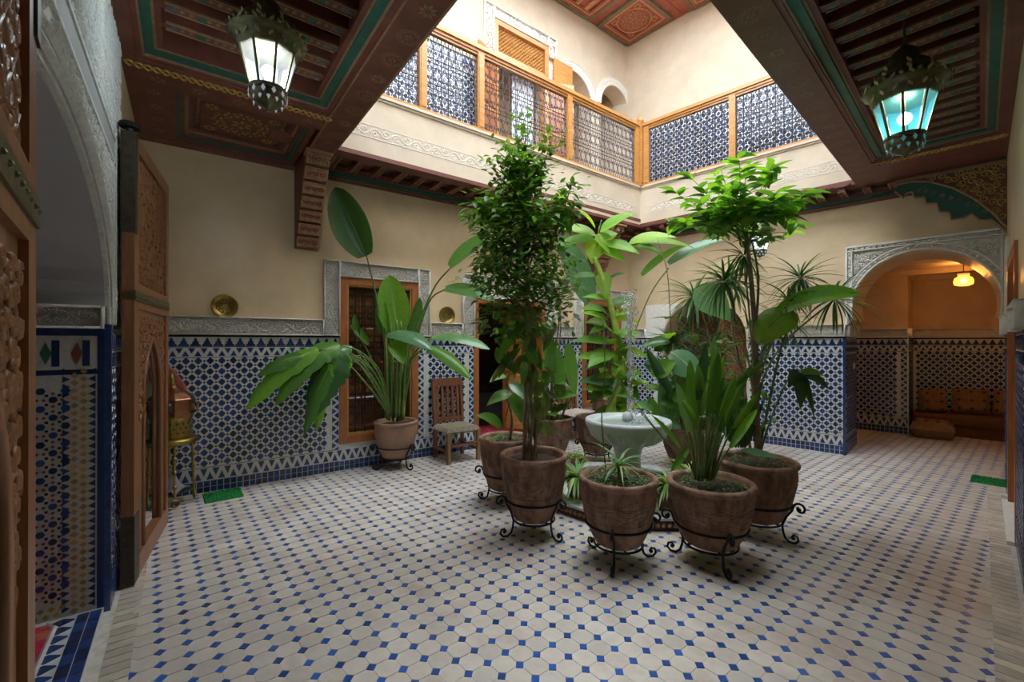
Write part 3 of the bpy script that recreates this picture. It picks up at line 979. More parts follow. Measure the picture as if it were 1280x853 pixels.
def coffer(root, x0, x1, y0, y1, across, step, tag_name='ceiling_joist'):
    """sunk coffer: green and gilt mouldings round a field of painted joists"""
    mb = MB()
    ring(mb, x0, x1, y0, y1, .03, ZC + .01, ZC + .2)
    mb.obj('coffer_rim', M['ceil_red'], root)
    mb = MB()
    ring(mb, x0 + .03, x1 - .03, y0 + .03, y1 - .03, .012, ZC + .02, ZC + .2)
    ring(mb, x0 + .095, x1 - .095, y0 + .095, y1 - .095, .014, ZC + .055, ZC + .2)
    mb.obj('gilt_fillet', M['ceil_tan'], root)
    mb = MB()
    ring(mb, x0 + .042, x1 - .042, y0 + .042, y1 - .042, .053, ZC + .035, ZC + .2)
    mb.obj('green_moulding', M['ceil_green'], root)
    a, b, c, d = x0 + .11, x1 - .11, y0 + .11, y1 - .11
    mb = MB()
    ring(mb, a, b, c, d, .03, ZC + .06, ZC + .2)
    mb.obj('inner_rim', M['ceil_red'], root)
    MB().box(a, b, c, d, ZC + .20, ZC + .22).obj('coffer_boards', M['ceil_dark'], root)
    a, b, c, d = a + .03, b - .03, c + .03, d - .03
    n = int((b - a) / step) if across == 'y' else int((d - c) / step)
    L_ = (d - c) if across == 'y' else (b - a)
    jm = MB().box(-.034, .034, 0, L_, .01, .125)
    joist = jm.obj(tag_name, M['ceil_red'], mesh_only=True)
    det = MB()
    det.mat(0).box(-.040, -.030, .02, L_ - .02, -.002, .012).box(.030, .040, .02, L_ - .02, -.002, .012)
    det.mat(1)
    det.box(-.027, .027, .05, L_ - .05, .002, .012)
    det.mat(2)
    for k in range(7):
        t = L_ * (k + .5) / 7
        if k in (1, 3, 5):
            det.box(-.028, .028, t - .022, t + .022, -.001, .01)
    det.mat(3)
    for t in (.06, L_ - .06):
        det.add([(-.022, t, -.001), (0, t - .035, -.001), (.022, t, -.001), (0, t + .035, -.001)], [(3, 2, 1, 0)])
    det.mat(0)
    m_ = 0
    for k in range(int(L_ / .045)):
        t = .08 + k * .045
        if t < L_ - .08:
            det.add([(-.02, t, .001), (.0, t - .014, .001), (.02, t + .006, .001), (0, t + .016, .001)], [(3, 2, 1, 0)])
    detm = det.obj('joist_paint', [M['ceil_tan'], M['ceil_red'], M['ceil_green'], M['ceil_blue']], mesh_only=True)
    # boards between the joists: two sloped painted planks
    for k in range(n):
        t = (a if across == 'y' else c) + step * (k + .5)
        mx = T(t, c, ZC + .075) if across == 'y' else T(b, t, ZC + .075) @ Matrix.Rotation(PI / 2, 4, 'Z')
        j = put(tag_name, joist, root, mx)
        put('joist_paint', detm, j)
    sl = MB()
    for k in range(n - 1):
        t = (a if across == 'y' else c) + step * (k + 1)
        w = step / 2 - .05
        for sg in (-1, 1):
            for q_ in range(2):
                e0 = (c if across == 'y' else a) + (.03 if q_ == 0 else L_ - .15)
                e1 = e0 + .12
                vs = [(t - w, e0, ZC + .15), (t + w, e0, ZC + .15), (t + w, e1, ZC + .198), (t - w, e1, ZC + .198)] if q_ == 0 else [(t - w, e0, ZC + .198), (t + w, e0, ZC + .198), (t + w, e1, ZC + .15), (t - w, e1, ZC + .15)]
                if across != 'y':
                    vs = [(v[1], v[0], v[2]) for v in vs]
                sl.add(vs, [(3, 2, 1, 0)])
    stuff(sl.obj('sloped_end_boards', M['ceil_blue'], root))

def carved_panel(root, x0, x1, y0, y1, mats):
    """nested frames round a rosette, sunk into the ceiling"""
    w = .05
    z = ZC + .01
    for k, m_ in enumerate(mats):
        mb = MB()
        ring(mb, x0, x1, y0, y1, w, z, ZC + .2)
        mb.obj('panel_frame', m_, root)
        x0, x1, y0, y1 = x0 + w, x1 - w, y0 + w, y1 - w
        z += .018
        w = .028
    MB().box(x0, x1, y0, y1, ZC + .085, ZC + .2).obj('panel_board', M['ceil_dark'], root)
    mb = MB()
    cx, cy = (x0 + x1) / 2, (y0 + y1) / 2
    rosette(mb, cx, cy, min(x1 - x0, y1 - y0) * .42, ZC + .083)
    for sx in (-1, 1):
        for sy in (-1, 1):
            flower(mb, cx + sx * (x1 - x0) * .38, cy + sy * (y1 - y0) * .38, .06, ZC + .083)
    stuff(mb.obj('painted_rosette', M['ceil_gold'], root))

# ---- left bay
ceilL = structure(MB().box(1.2, 5.75, -1.57, .02, ZC + .21, 4.1).obj('ceiling_left', M['ceil_dark'], matrix=FL))
mb = MB()
mb.box(1.2, 5.72, -1.57, -1.33, ZC, ZC + .21).box(1.2, 5.72, -.10, .0, ZC, ZC + .21)
mb.box(3.86, 4.18, -1.33, -.10, ZC, ZC + .21).box(5.22, 5.72, -1.33, -.10, ZC, ZC + .21).box(4.18, 5.22, -.25, -.10, ZC, ZC + .21)
mb.obj('beam_soffit', M['ceil_red'], ceilL)
coffer(ceilL, 1.25, 3.86, -1.33, -.10, 'y', .2)
carved_panel(ceilL, 4.18, 5.22, -1.30, -.25, [M['ceil_red'], M['ceil_green'], M['ceil_red'], M['ceil_tan'], M['ceil_red'], M['ceil_dark'], M['ceil_tan']])
mb = MB()
chain(mb, 3.89, 3.98, -1.36, -.03, ZC - .002)
stuff(mb.obj('gilt_braid', M['ceil_gold'], ceilL))
mb = MB()
for k in range(13):
    x = 1.5 + k * .27
    (rosette if k % 3 else flower)(mb, x, -1.475, .085 if k % 3 else .06, ZC - .002)
for k in range(5):
    flower(mb, 4.08, -1.2 + k * .25, .055, ZC - .002, 6)
    flower(mb, 4.3 + k * .25, -.17, .05, ZC - .002, 6)
stuff(mb.obj('painted_blossom', M['ceil_tan'], ceilL))
mb = MB()
ring(mb, 1.2, 5.5, -1.565, -1.335, .012, ZC - .003, ZC + .01)
mb.obj('gilt_edge_line', M['ceil_tan'], ceilL)
# ---- right bay
ceilR = structure(MB().box(-7.6, -1.5, -1.215, .02, ZC + .21, 4.1).obj('ceiling_right', M['ceil_dark'], matrix=FR))
mb = MB()
mb.box(-6.75, -1.5, -1.215, -.98, ZC, ZC + .21).box(-6.75, -5.98, -.98, .0, ZC, ZC + .21).box(-5.98, -1.5, -.05, 0, ZC, ZC + .21)
mb.obj('beam_soffit', M['ceil_red'], ceilR)
coffer(ceilR, -5.98, -1.55, -.98, -.05, 'y', .2)
mb = MB()
for k in range(20):
    x = -1.8 - k * .24
    (rosette if k % 3 else flower)(mb, x, -1.10, .08 if k % 3 else .055, ZC - .002)
stuff(mb.obj('painted_blossom', M['ceil_tan'], ceilR))
mb = MB()
chain(mb, -6.10, -6.0, -.95, -.02, ZC - .002)
stuff(mb.obj('gilt_braid', M['ceil_gold'], ceilR))
# corner where the two bays meet above the camera
structure(MB().add([(x, y, z) for z in (ZC + .05, 4.1) for x, y in ((-1.5, -1.0), (1.6, -1.2), (1.3, 1.0), (.25, 1.75), (-1.1, 1.0))], [(4, 3, 2, 1, 0), (5, 6, 7, 8, 9)] + [(i, (i + 1) % 5, (i + 1) % 5 + 5, i + 5) for i in range(5)]).obj('ceiling_corner', M['ceil_dark']))

# ---- soffit strips under the two far galleries
def soffit(Fm, name, x0, x1, d0, d1, step, zc):
    root = structure(MB().add([(x, y, z) for z in (zc + .15, zc + .2) for x, y in ((x0, -d0), (x1, -d1), (x1, .05), (x0, .05))], [(3, 2, 1, 0), (4, 5, 6, 7), (0, 1, 5, 4), (1, 2, 6, 5), (2, 3, 7, 6), (3, 0, 4, 7)]).obj(name, M['ceil_dark'], matrix=Fm))
    dm = max(d0, d1)
    n = int((x1 - x0) / step)
    jm = MB().box(-.035, .035, -1, 0, .075, .16).obj('ceiling_joist', M['ceil_red'], mesh_only=True)
    pm = MB().mat(0).box(-.038, -.026, -1, 0, .068, .078).box(.026, .038, -1, 0, .068, .078).obj('joist_paint', M['ceil_tan'], mesh_only=True)
    for k in range(n):
        x = x0 + step * (k + .5)
        d = lerp(d0, d1, (x - x0) / (x1 - x0)) - .03
        j = put('ceiling_joist', jm, root, T(x, 0, zc) @ Matrix.Diagonal((1, d, 1, 1)))
        put('joist_paint', pm, j)
    mb = MB()
    for k in range(n + 1):
        x = x0 + step * k
        for j in range(3):
            flower(mb, x, -.14 - j * .15, .06, zc + .148, 6)
    stuff(mb.obj('painted_blossom', M['ceil_tan'], root))
    MB().box(x0, x1, -.05, 0, zc - .02, zc + .02).box(x0, x1, -.12, 0, zc + .06, zc + .15).obj('cornice_moulding', M['ceil_red'], root)
    MB().box(x0, x1, -.085, 0, zc + .02, zc + .06).obj('green_cornice', M['ceil_green'], root)
    MB().box(x0, x1, -.055, -.02, zc - .004, zc + .004).box(x0, x1, -.126, -.08, zc + .1, zc + .108).obj('gilt_line', M['ceil_tan'], root)
    return root
soffit(FA, 'ceiling_back_left', -5.42, .1, .70, .52, .25, 3.40)
soffit(FB, 'ceiling_back_right', -.0, 4.75, .46, .42, .24, 3.32)

# ---- gallery floors with plastered fascia
def gallery(Fm, name, x0, x1, nm):
    root = structure(MB().box(x0, x1, 0, .14, 3.49, 4.12).box(x0, x1, .14, 1.15, 3.62, 4.12).obj(name, M['plaster_up'], matrix=Fm))
    MB().box(x0, x1, -.035, .3, 4.12, 4.15).box(x0, x1, -.015, .02, 4.095, 4.12).obj('ledge', M['plaster_up'], root)
    MB().box(x0, x1, -.012, .16, 3.455, 3.50).obj('edge_board', M['ceil_red'], root)
    rl = MB()
    for c in vine_curves(x1 - x0 - .4, .115):
        rl.tube([(x0 + .2 + s, 0, 3.685 + t) for s, t in c], .0055, 4)
    rl.box(x0 + .1, x1 - .1, -.004, 0, 3.675, 3.680).box(x0 + .1, x1 - .1, -.004, 0, 3.806, 3.811)
    stuff(rl.obj('carved_frieze', M['stucco'], root))
    return root
gallery(FGA, 'floor_gallery_left', -5.6, .0, 1)
gallery(FGB, 'floor_gallery_right', -.0, 4.2, 2)
structure(MB().box(0, 1.6, 0.0, 1.2, 3.6, 4.12).obj('floor_gallery_corner', M['plaster_up'], matrix=FGA))

# ---- upper walls
U1 = (-2.443, -1.324, 4.12, 6.47)
ua = [(-6.2, 4.12), (U1[0], 4.12), (U1[0], U1[3]), (U1[1], U1[3]), (U1[1], 4.12)]
A1 = [(-1.20, 4.12), (-1.20, 5.85)] + arc(-.72, 5.85, .48, .46, 180, 0, 18) + [(-.24, 5.85), (-.24, 4.12)]
A2 = [(.02, 4.12), (.02, 5.98)] + arc(.44, 5.98, .42, .46, 180, 0, 18) + [(.86, 5.98), (.86, 4.12)]
upA = structure(MB().prism(ua + A1 + A2 + [(1.05, 4.12), (1.05, 7.5), (-6.2, 7.5)], .9, 1.2).obj('wall_upper_left', M['plaster_up'], matrix=FGA))
upB = structure(MB().box(-2.3, 5.5, .9, 1.2, 4.12, 7.5).obj('wall_upper_right', M['plaster_up'], matrix=FGB))
dado(upA, -6.0, -2.62, z0=4.12, y=.9, quota=0, base=False)
dado(upB, -.72, 5.0, z0=4.12, y=.9, quota=250, base=False)
for (a, b, c, d, v) in ((-2.62, U1[0], 5.7, 6.65, True), (U1[1], -1.15, 6.30, 6.65, True), (U1[0], U1[1], 6.47, 6.65, False)):
    carved_band(upA, a, b, c, d, y=.9, vertical=v)
for cx, cz, rx, rz in ((-.72, 5.85, .48, .46), (.44, 5.98, .42, .46)):
    o = MB().prism(ccw([(x, z) for x, z in arc(cx, cz, rx, rz, 0, 180, 18)] + [(x, z) for x, z in arc(cx, cz, rx + .15, rz + .15, 180, 0, 18)]), .885, .9).obj('carved_arch_band', M['stucco_in'], upA)
    rl = MB()
    for k in range(18):
        a = math.radians(lerp(4, 176, k / 17))
        rl.tube(spiral((cx + (rx + .075) * math.cos(a), .882, cz + (rz + .075) * math.sin(a)), .05, .01, a, 1.3, 9), .006, 4)
    for q_ in (.006, .144):
        rl.tube([(x, .882, z) for x, z in arc(cx, cz, rx + q_, rz + q_, 0, 180, 24)], .008, 4)
    stuff(rl.obj('carved_relief', M['stucco'], o))
MB().box(.875, 1.0, .87, .9, 4.9, 6.2).obj('white_pilaster', M['stucco'], upA)
structure(MB().box(-6.2, 3.2, 1.9, 2.0, 4.1, 7.5).box(3.1, 3.2, 1.0, 1.9, 4.1, 7.5).box(-6.2, 3.2, 1.0, 2.0, 7.4, 7.5).box(-2.6, -2.5, 1.2, 1.9, 4.1, 7.5).box(-.02, .0, 1.2, 1.9, 4.1, 7.5).obj('wall_upper_rooms', M['plaster_room'], matrix=FGA))
# upper door with lattice transom
ud = structure(wall_rect(U1[0], U1[1], 4.12, U1[3], .86, 1.0, [(U1[0] + .08, U1[1] - .08, 4.12, 5.86), (U1[0] + .08, U1[1] - .08, 5.98, U1[3] - .08)]).obj('door_3', M['cedar'], matrix=FGA))
lt = MB()
a, b, c, d = U1[0] + .08, U1[1] - .08, 5.98, U1[3] - .08
for k in range(-8, 26):
    for sg in (1, -1):
        pts = []
        for t in (0, 1):
            pts.append((a + k * .06 + (t * (d - c) if sg > 0 else (1 - t) * (d - c)), lerp(c, d, t)))
        (xa, za), (xb, zb_) = pts
        def cl(x, z, x2, z2):
            if x < a:
                f_ = (a - x) / (x2 - x); return a, z + (z2 - z) * f_
            if x > b:
                f_ = (b - x) / (x2 - x); return b, z + (z2 - z) * f_
            return x, z
        if max(xa, xb) <= a or min(xa, xb) >= b:
            continue
        p, q_ = cl(xa, za, xb, zb_), cl(xb, zb_, xa, za)
        lt.tube([(p[0], .92, p[1]), (q_[0], .92, q_[1])], .011, 4)
lt.obj('lattice_transom', M['cedar'], ud)
panel_leaf('door_leaf', ud, .52, 1.70, T(U1[0] + .08, .88, 4.16) @ Matrix.Rotation(math.radians(-158), 4, 'Z'), M['cedar'], M['cedar_red'])
panel_leaf('door_leaf', ud, .52, 1.70, T(U1[1] - .08, .88, 4.16) @ Matrix.Rotation(math.radians(-24), 4, 'Z'), M['cedar'], M['cedar_red'])
vs, fs = [], []
for i in range(17):
    x = -1.95 + i * .028
    for z in (4.15, 5.86):
        vs.append((x + (.06 * math.sin(i) if z < 5 else 0), 1.06 + .03 * math.sin(i * 1.4), z))
    if i:
        fs.append((2 * i - 2, 2 * i, 2 * i + 1, 2 * i - 1))
tag(MB().add(vs, fs).obj('curtain', M['curtain'], matrix=FGA, smooth=True), 'sheer white curtain hanging in the upstairs doorway', 'curtain')
# arched upper door leaf and panes inside the first arch
MB().prism(ccw([(-1.18, 4.2), (-.74, 4.2), (-.74, 6.28), (-.9, 6.25), (-1.06, 6.12), (-1.16, 5.95)]), 1.02, 1.06).obj('arched_shutter', M['cedar'], upA)
MB().box(-1.22, -.78, -.0, .045, 0, 2.12).obj('shutter_leaf', M['cedar'], upA, matrix=T(.0, .84, 4.2))
MB().box(-1.16, -.84, -.01, 0.0, 1.50, 2.04).box(-1.16, -.84, -.01, 0.0, .2, 1.36).obj('shutter_field', M['cedar'], upA, matrix=T(.0, .84, 4.2))
# ---- painted ceiling over the upper gallery
upc = structure(MB().box(-6.2, .95, -.25, 1.0, 7.38, 7.6).obj('ceiling_upper_left', M['up_red'], matrix=FGA))
upc2 = structure(MB().box(-.7, 5.0, -.25, 1.0, 7.39, 7.61).obj('ceiling_upper_right', M['up_red'], matrix=FGB))
def up_panel(root, x0, x1, y0, y1, joists=False):
    z = 7.37
    for k, m_ in enumerate((M['up_green'], M['up_red'], M['up_tan'], M['up_red'])):
        mb = MB()
        ring(mb, x0, x1, y0, y1, .035, z - .03 + k * .006, z + .01)
        mb.obj('panel_frame', m_, root)
        x0, x1, y0, y1 = x0 + .04, x1 - .04, y0 + .04, y1 - .04
    mb = MB()
    cx, cy = (x0 + x1) / 2, (y0 + y1) / 2
    if joists:
        for k in range(9):
            x = lerp(x0, x1, (k + .5) / 9)
            mb.box(x - .03, x + .03, y0, y1, z - .03, z + .01)
        mb.obj('ceiling_joist', M['up_tan'], root)
    else:
        rosette(mb, cx, cy, .26, z - .002, 12)
        rosette(mb, cx, cy, .15, z - .004, 8)
        mb.tube(spiral((cx, cy, z), .30, .30, 0, 1, 30, 'xy'), .012, 4, True)
        for sx in (-1, 1):
            for sy in (-1, 1):
                flower(mb, cx + sx * (x1 - x0) * .4, cy + sy * (y1 - y0) * .4, .09, z - .002)
        stuff(mb.obj('painted_rosette', M['up_tan'], root))
up_panel(upc, -.12, .80, -.10, .86)
up_panel(upc, -2.6, -.32, -.10, .86, True)
up_panel(upc2, .55, 3.2, -.10, .86, True)

# ---- unseen upper storey on the camera's side and roof edge, added to cut skylight
structure(MB().box(.6, 6.4, -.1, .1, 4.1, 7.6).obj('added_wall_upper_near_left', M['plaster_up'], matrix=FL))
structure(MB().box(-8.0, -.6, -.1, .1, 4.1, 7.6).obj('added_wall_upper_near_right', M['plaster_up'], matrix=FR))
structure(MB().box(.6, 6.4, -1.2, .1, 7.4, 7.6).obj('added_ceiling_upper_near_left', M['up_red'], matrix=FL))
structure(MB().box(-8.0, -.6, -1.0, .1, 7.4, 7.6).obj('added_ceiling_upper_near_right', M['up_red'], matrix=FR))

# ================================================================== RAILINGS
def iron_panel(w, h, seed=0):
    g = MB()
    n = max(2, round(w / .105))
    r = .0062
    for k in range(n + 1):
        x = w * k / n
        g.tube([(x, 0, 0), (x, 0, h)], r, 4)
    for z in (0.01, h * .31, h * .37, h * .64, h * .70, h - .01):
        g.tube([(0, 0, z), (w, 0, z)], r, 4)
    for k in range(n):
        cx = w * (k + .5) / n
        hw = w / n / 2
        for (z0, z1) in ((.01, h * .31), (h * .37, h * .64), (h * .70, h - .01)):
            zc = (z0 + z1) / 2
            for sg in (-1, 1):
                g.tube(spiral((cx + sg * hw * .48, 0, zc + (z1 - z0) * .22), hw * .46, hw * .1, PI / 2 - sg * PI / 2, 1.25, 10, 'xz', sg), r * .8, 4)
                g.tube(spiral((cx + sg * hw * .48, 0, zc - (z1 - z0) * .22), hw * .46, hw * .1, PI / 2 - sg * PI / 2, 1.25, 10, 'xz', -sg), r * .8, 4)
                g.tube([(cx, 0, zc + (z1 - z0) * .46 * 1), (cx + sg * hw * .9, 0, zc), (cx, 0, zc - (z1 - z0) * .46)], r * .7, 4)
        for z in (h * .34, h * .67):
            g.tube(spiral((cx, 0, z), hw * .42, hw * .42, 0, 1, 8), r * .8, 4)
    return g
def railing(Fm, name, label, xs, group, ends):
    t = thing(name, label, 'railing', matrix=Fm, group=group)
    x0, x1 = xs[0] - ends[0], xs[-1] + ends[1]
    z0, zt = 4.15, 5.20
    MB().box(x0, x1, -.055, .065, zt - .05, zt).box(x0, x1, -.035, .045, zt - .085, zt - .05).obj('handrail', M['cedar'], t)
    MB().box(x0, x1, -.02, .03, zt - .115, zt - .085).obj('lower_rail', M['cedar'], t)
    MB().box(x0, x1, -.025, .035, z0, z0 + .03).obj('bottom_rail', M['cedar'], t)
    for x in xs:
        MB().box(x - .045, x + .045, -.035, .055, z0, zt - .085).box(x - .03, x + .03, -.043, .0, z0 + .04, zt - .13).obj('post', M['cedar'], t)
    for a, b in zip(xs, xs[1:]):
        w = b - a - .09
        iron_panel(w, zt - .115 - z0 - .03).obj('iron_grille', M['iron_grey'], t, matrix=T(a + .045, .005, z0 + .03))
    return t
rA = railing(FGA, 'gallery_railing', 'cedar railing with iron scroll panels in front of the upstairs lattice door', [-4.62, -4.06, -3.27, -1.71, -.118], 'gallery railings', (0, .052))
rB = railing(FGB, 'gallery_railing', 'cedar railing with iron scroll panels in front of blue upstairs tiles', [.122, 1.49, 2.9, 4.1], 'gallery railings', (.048, 0))
fin = MB().box(-.07, .07, -.06, .08, 4.15, 5.10).box(-.072, .072, -.064, .084, 5.10, 5.20).lathe([(.05, 5.19), (.035, 5.215), (.05, 5.24), (.062, 5.275), (.055, 5.31), (.03, 5.345), (.008, 5.375)], 14).obj('corner_newel', M['cedar'], matrix=frame(GX, GY, 52.5))
tag(fin, 'square cedar newel with turned ball finial where both railings meet', 'post')
MB().box(-.05, -.02, -.068, -.055, 4.2, 5.08).box(.02, .05, -.068, -.055, 4.2, 5.08).obj('reeding', M['cedar'], fin)

# ================================================================== CORBELS AND BRACKET
def corbel(name, label, x, Fm, ztop=3.40, drop=.86, reach=.70, w=.23, grp=None):
    t = thing(name, label, 'corbel', matrix=Fm @ T(x, 0, 0), group=grp)
    steps = 7
    prof = [(0, ztop - drop)]
    seg = []
    for k in range(steps + 1):
        f_ = k / steps
        seg.append((.10 + (reach - .10) * f_ ** 1.15, ztop - drop + (drop) * f_))
    # body: side profile extruded sideways
    side = [(0, ztop - drop)] + [(-p[0] + .035, p[1]) for p in seg] + [(0, ztop)]
    n = len(side)
    vs = [(sx * w / 2, p[0], p[1]) for sx in (-1, 1) for p in side]
    fs = [tuple(range(n)), tuple(range(2 * n - 1, n - 1, -1))] + [(i, i + n, (i + 1) % n + n, (i + 1) % n) for i in range(n)]
    MB().add(vs, fs).obj('corbel_core', M['ceil_red'], t)
    for k in range(steps):
        (d0, z0), (d1, z1) = seg[k], seg[k + 1]
        mb = MB()
        mb.add([(sx * (w / 2 - .004), y, z) for sx in (-1, 1) for y, z in ((-d0 - .02 + .05, z0 + .006), (-d0 - .025, z0 + .01), (-d1 - .0, z1 - .012), (-d1 + .05, z1 - .006))],
               [(0, 1, 2, 3), (7, 6, 5, 4), (0, 4, 5, 1), (1, 5, 6, 2), (2, 6, 7, 3), (3, 7, 4, 0)])
        blk = mb.obj('carved_block', M['corbel'], t)
        rl = MB()
        for q_ in range(3):
            xx = (q_ - 1) * w * .28
            m0, m1 = Vector((xx, -d0 - .03, z0 + .03)), Vector((xx, -d1 - .006, z1 - .03))
            c = (m0 + m1) / 2
            rl.tube(spiral((c.x, c.y, c.z), .032, .008, q_, 1.3, 9), .006, 4)
        stuff(rl.obj('carved_scroll', M['ceil_red'], blk))
    MB().box(-w / 2 - .012, w / 2 + .012, -reach - .03, -reach + .12, ztop - .03, ztop + .0).obj('abacus', M['corbel'], t)
    rl = MB()
    for r_ in (.085, .06, .035):
        rl.tube([(r_ * math.cos(a), -reach - .004, ztop - .12 + r_ * math.sin(a)) for a in [PI * i / 10 for i in range(11)]], .007, 4)
    rl.obj('shell_carving', M['ceil_tan'], t)
    return t
corbel('carved_corbel', 'stepped carved corbel on the wall above the brass plate and grilled window', -5.53, FA, grp='carved wooden corbels')
corbel('carved_corbel', 'stepped carved corbel partly hidden by leaves near the room corner', -.98, FA, drop=.9, reach=.62, grp='carved wooden corbels')

def bracket():
    t = thing('arched_bracket', 'painted arched bracket with scalloped green edge under the right ceiling', 'bracket', matrix=FB @ T(0, -.47, 0))
    xr, xl, zt = 4.64, 3.76, 3.40
    # curve of the spandrel, from the tip at the beam down to the wall
    cur = [(xl + .02, 3.33), (xl + .14, 3.335), (xl + .30, 3.29), (xl + .48, 3.18), (xl + .64, 3.02), (xl + .78, 2.83), (xl + .87, 2.66), (xr, 2.58)]
    sp = ccw([(xl, zt)] + cur + [(xr, zt)])
    MB().prism(sp, -.03, .05).obj('spandrel_board', M['ceil_red'], t)
    low = [(xl, 3.26), (xl + .07, 3.17), (xl + .10, 3.21), (xl + .15, 3.22), (xl + .17, 3.15), (xl + .25, 3.14), (xl + .27, 3.06), (xl + .35, 3.04), (xl + .37, 2.95), (xl + .45, 2.92), (xl + .47, 2.84), (xl + .56, 2.84), (xl + .62, 2.87), (xl + .68, 2.79), (xl + .76, 2.78), (xl + .82, 2.70), (xl + .87, 2.62)]
    MB().prism(ccw(cur[:-1] + low[::-1]), -.015, .03).obj('green_scalloped_edge', M['ceil_green'], t)
    rl = MB()
    rl.tube([(x, -.02, z) for x, z in low], .014, 5)
    rl.tube([(x, -.035, z) for x, z in cur], .014, 5)
    rl.box(xl, xr, -.045, -.03, 3.345, 3.375)
    rl.obj('gilt_outline', M['ceil_tan'], t)
    rl = MB()
    def ins(x, z, m):
        zz = 9
        for (xa, za), (xb, zb_) in zip(cur, cur[1:]):
            if xa <= x <= xb:
                zz = lerp(za, zb_, (x - xa) / (xb - xa))
        return z > zz + m and z < 3.34
    scroll_fill(rl, ins, xl + .2, xr - .03, 2.62, 3.34, -.032, .075, .008)
    stuff(rl.obj('gilt_scrollwork', M['ceil_gold'], t))
    rl = MB()
    for k in range(9):
        f_ = k / 8
        x = lerp(xl + .2, xl + .72, f_)
        z = lerp(3.22, 2.88, f_ ** 1.3)
        rl.tube(spiral((x, -.016, z), .022, .006, k, 1.2, 8), .005, 4)
    stuff(rl.obj('painted_sprig', M['ceil_tan'], t))
bracket()

# ================================================================== OBJECTS
# ------------------------------------------------------------------ entrance door leaves
def door_leaf(label, Fm, flip=False):
    W, H = 1.08, 2.78
    t = thing('entrance_door_leaf', label, 'door', matrix=Fm, group='entrance door leaves')
    m_, dk = M['door_wood'], M['door_dark']
    MB().box(0, .11, -.03, .03, 0, H).obj('hinge_stile', m_, t)
    MB().box(W - .10, W, -.03, .03, 0, H).obj('lock_stile', m_, t)
    for z0, z1 in ((0, .13), (1.70, 1.86), (H - .09, H)):
        MB().box(.11, W - .10, -.03, .03, z0, z1).obj('rail', m_, t)
    # upper field of pierced carving
    up = MB().box(.11, W - .10, -.006, .006, 1.86, H - .09).obj('pierced_panel', dk, t)
    rl = MB()
    for y in (-.012, .012):
        scroll_fill(rl, lambda x, z, m: .11 + m * .6 < x < W - .1 - m * .6 and 1.86 + m * .6 < z < H - .09 - m * .6, .15, W - .12, 1.90, H - .1, y, .062, .008, .15, 5)
        for k in range(-6, 14):
            for sg in (1, -1):
                p = []
                for tt in range(0, 21):
                    z = lerp(1.87, H - .1, tt / 20)
                    x = .11 + k * .14 + (tt / 20 * .8 if sg > 0 else (1 - tt / 20) * .8)
                    if .12 < x < W - .11:
                        p.append((x, y, z))
                if len(p) > 1:
                    rl.tube([p[0], p[-1]], .009, 4)
    stuff(rl.obj('carved_tracery', m_, up, smooth=True))
    # lower field with an arched wicket opening
    cx, hw, zs = .56, .27, 1.12
    arch = [(cx + hw, .13), (cx + hw, zs)] + [(cx + hw * (1 - (k / 10) ** 1.7), zs + .40 * (k / 10) ** .75) for k in range(1, 11)] + [(cx - hw * (1 - ((10 - k) / 10) ** 1.7), zs + .40 * ((10 - k) / 10) ** .75) for k in range(1, 10)] + [(cx - hw, zs), (cx - hw, .13)]
    poly = [(.11, .13), (.11, 1.70), (W - .10, 1.70), (W - .10, .13)] + arch
    low = MB().prism(ccw(poly), -.014, .014).obj('arched_panel', m_, t)
    rl = MB()
    for y in (-.018, .018):
        rl.tube([(p[0], y, p[1]) for p in arch], .014, 5)
        scroll_fill(rl, lambda x, z, m: .13 + m < x < W - .12 - m and 1.0 < z < 1.68 - m and (abs(x - cx) > hw + .02 or z > zs + .42) or (z > zs and abs(x - cx) > hw * (1 - max(0, (z - zs) / .42) ** 1.4) + .05 and .13 < x < W - .12 and z < 1.66), .15, W - .12, 1.0, 1.68, y, .06, .007, .15, 8)
    stuff(rl.obj('carved_tracery', m_, low, smooth=True))
    for z in (1.745,):
        s_ = MB().box(.0, W, -.036, .036, z, z + .065).obj('brass_strap', M['brass_dark'], t)
        sm_ = MB().ball((0, 0, 0), .007, 4).obj('stud', M['brass_dark'], mesh_only=True)
        for k in range(18):
            for y in (-.036, .036):
                put('stud', sm_, s_, T(.03 + k * .06, y, z + .0325))
    fr = MB()
    MB().box(-.005, .115, -.034, .034, .0, .42).obj('bronze_shoe', M['bronze'], t)
    MB().box(-.008, .05, -.036, .036, H - .62, H + .0).obj('bronze_corner_strap', M['bronze'], t)
    MB().tube([(.03, 0, H - .05), (.03, 0, H + .06)], .02, 8).lathe([(.05, H + .03), (.055, H + .045), (.05, H + .06)], 12, (.03, 0, 0)).obj('pivot', M['iron'], t)
    kn = MB()
    kn.tube(spiral((W - .05, -.05, .95), .035, .035, 0, 1, 12), .006, 5, True)
    kn.obj('ring_handle', M['brass_dark'], t)
    return t
door_leaf('carved cedar door leaf with arched wicket opening beside the copper urn', frame(-2.345, 2.687, -29.2, .012))
door_leaf('carved cedar door leaf with brass studded strap beside the red rug', frame(-1.101, .977, 138.1, .012))

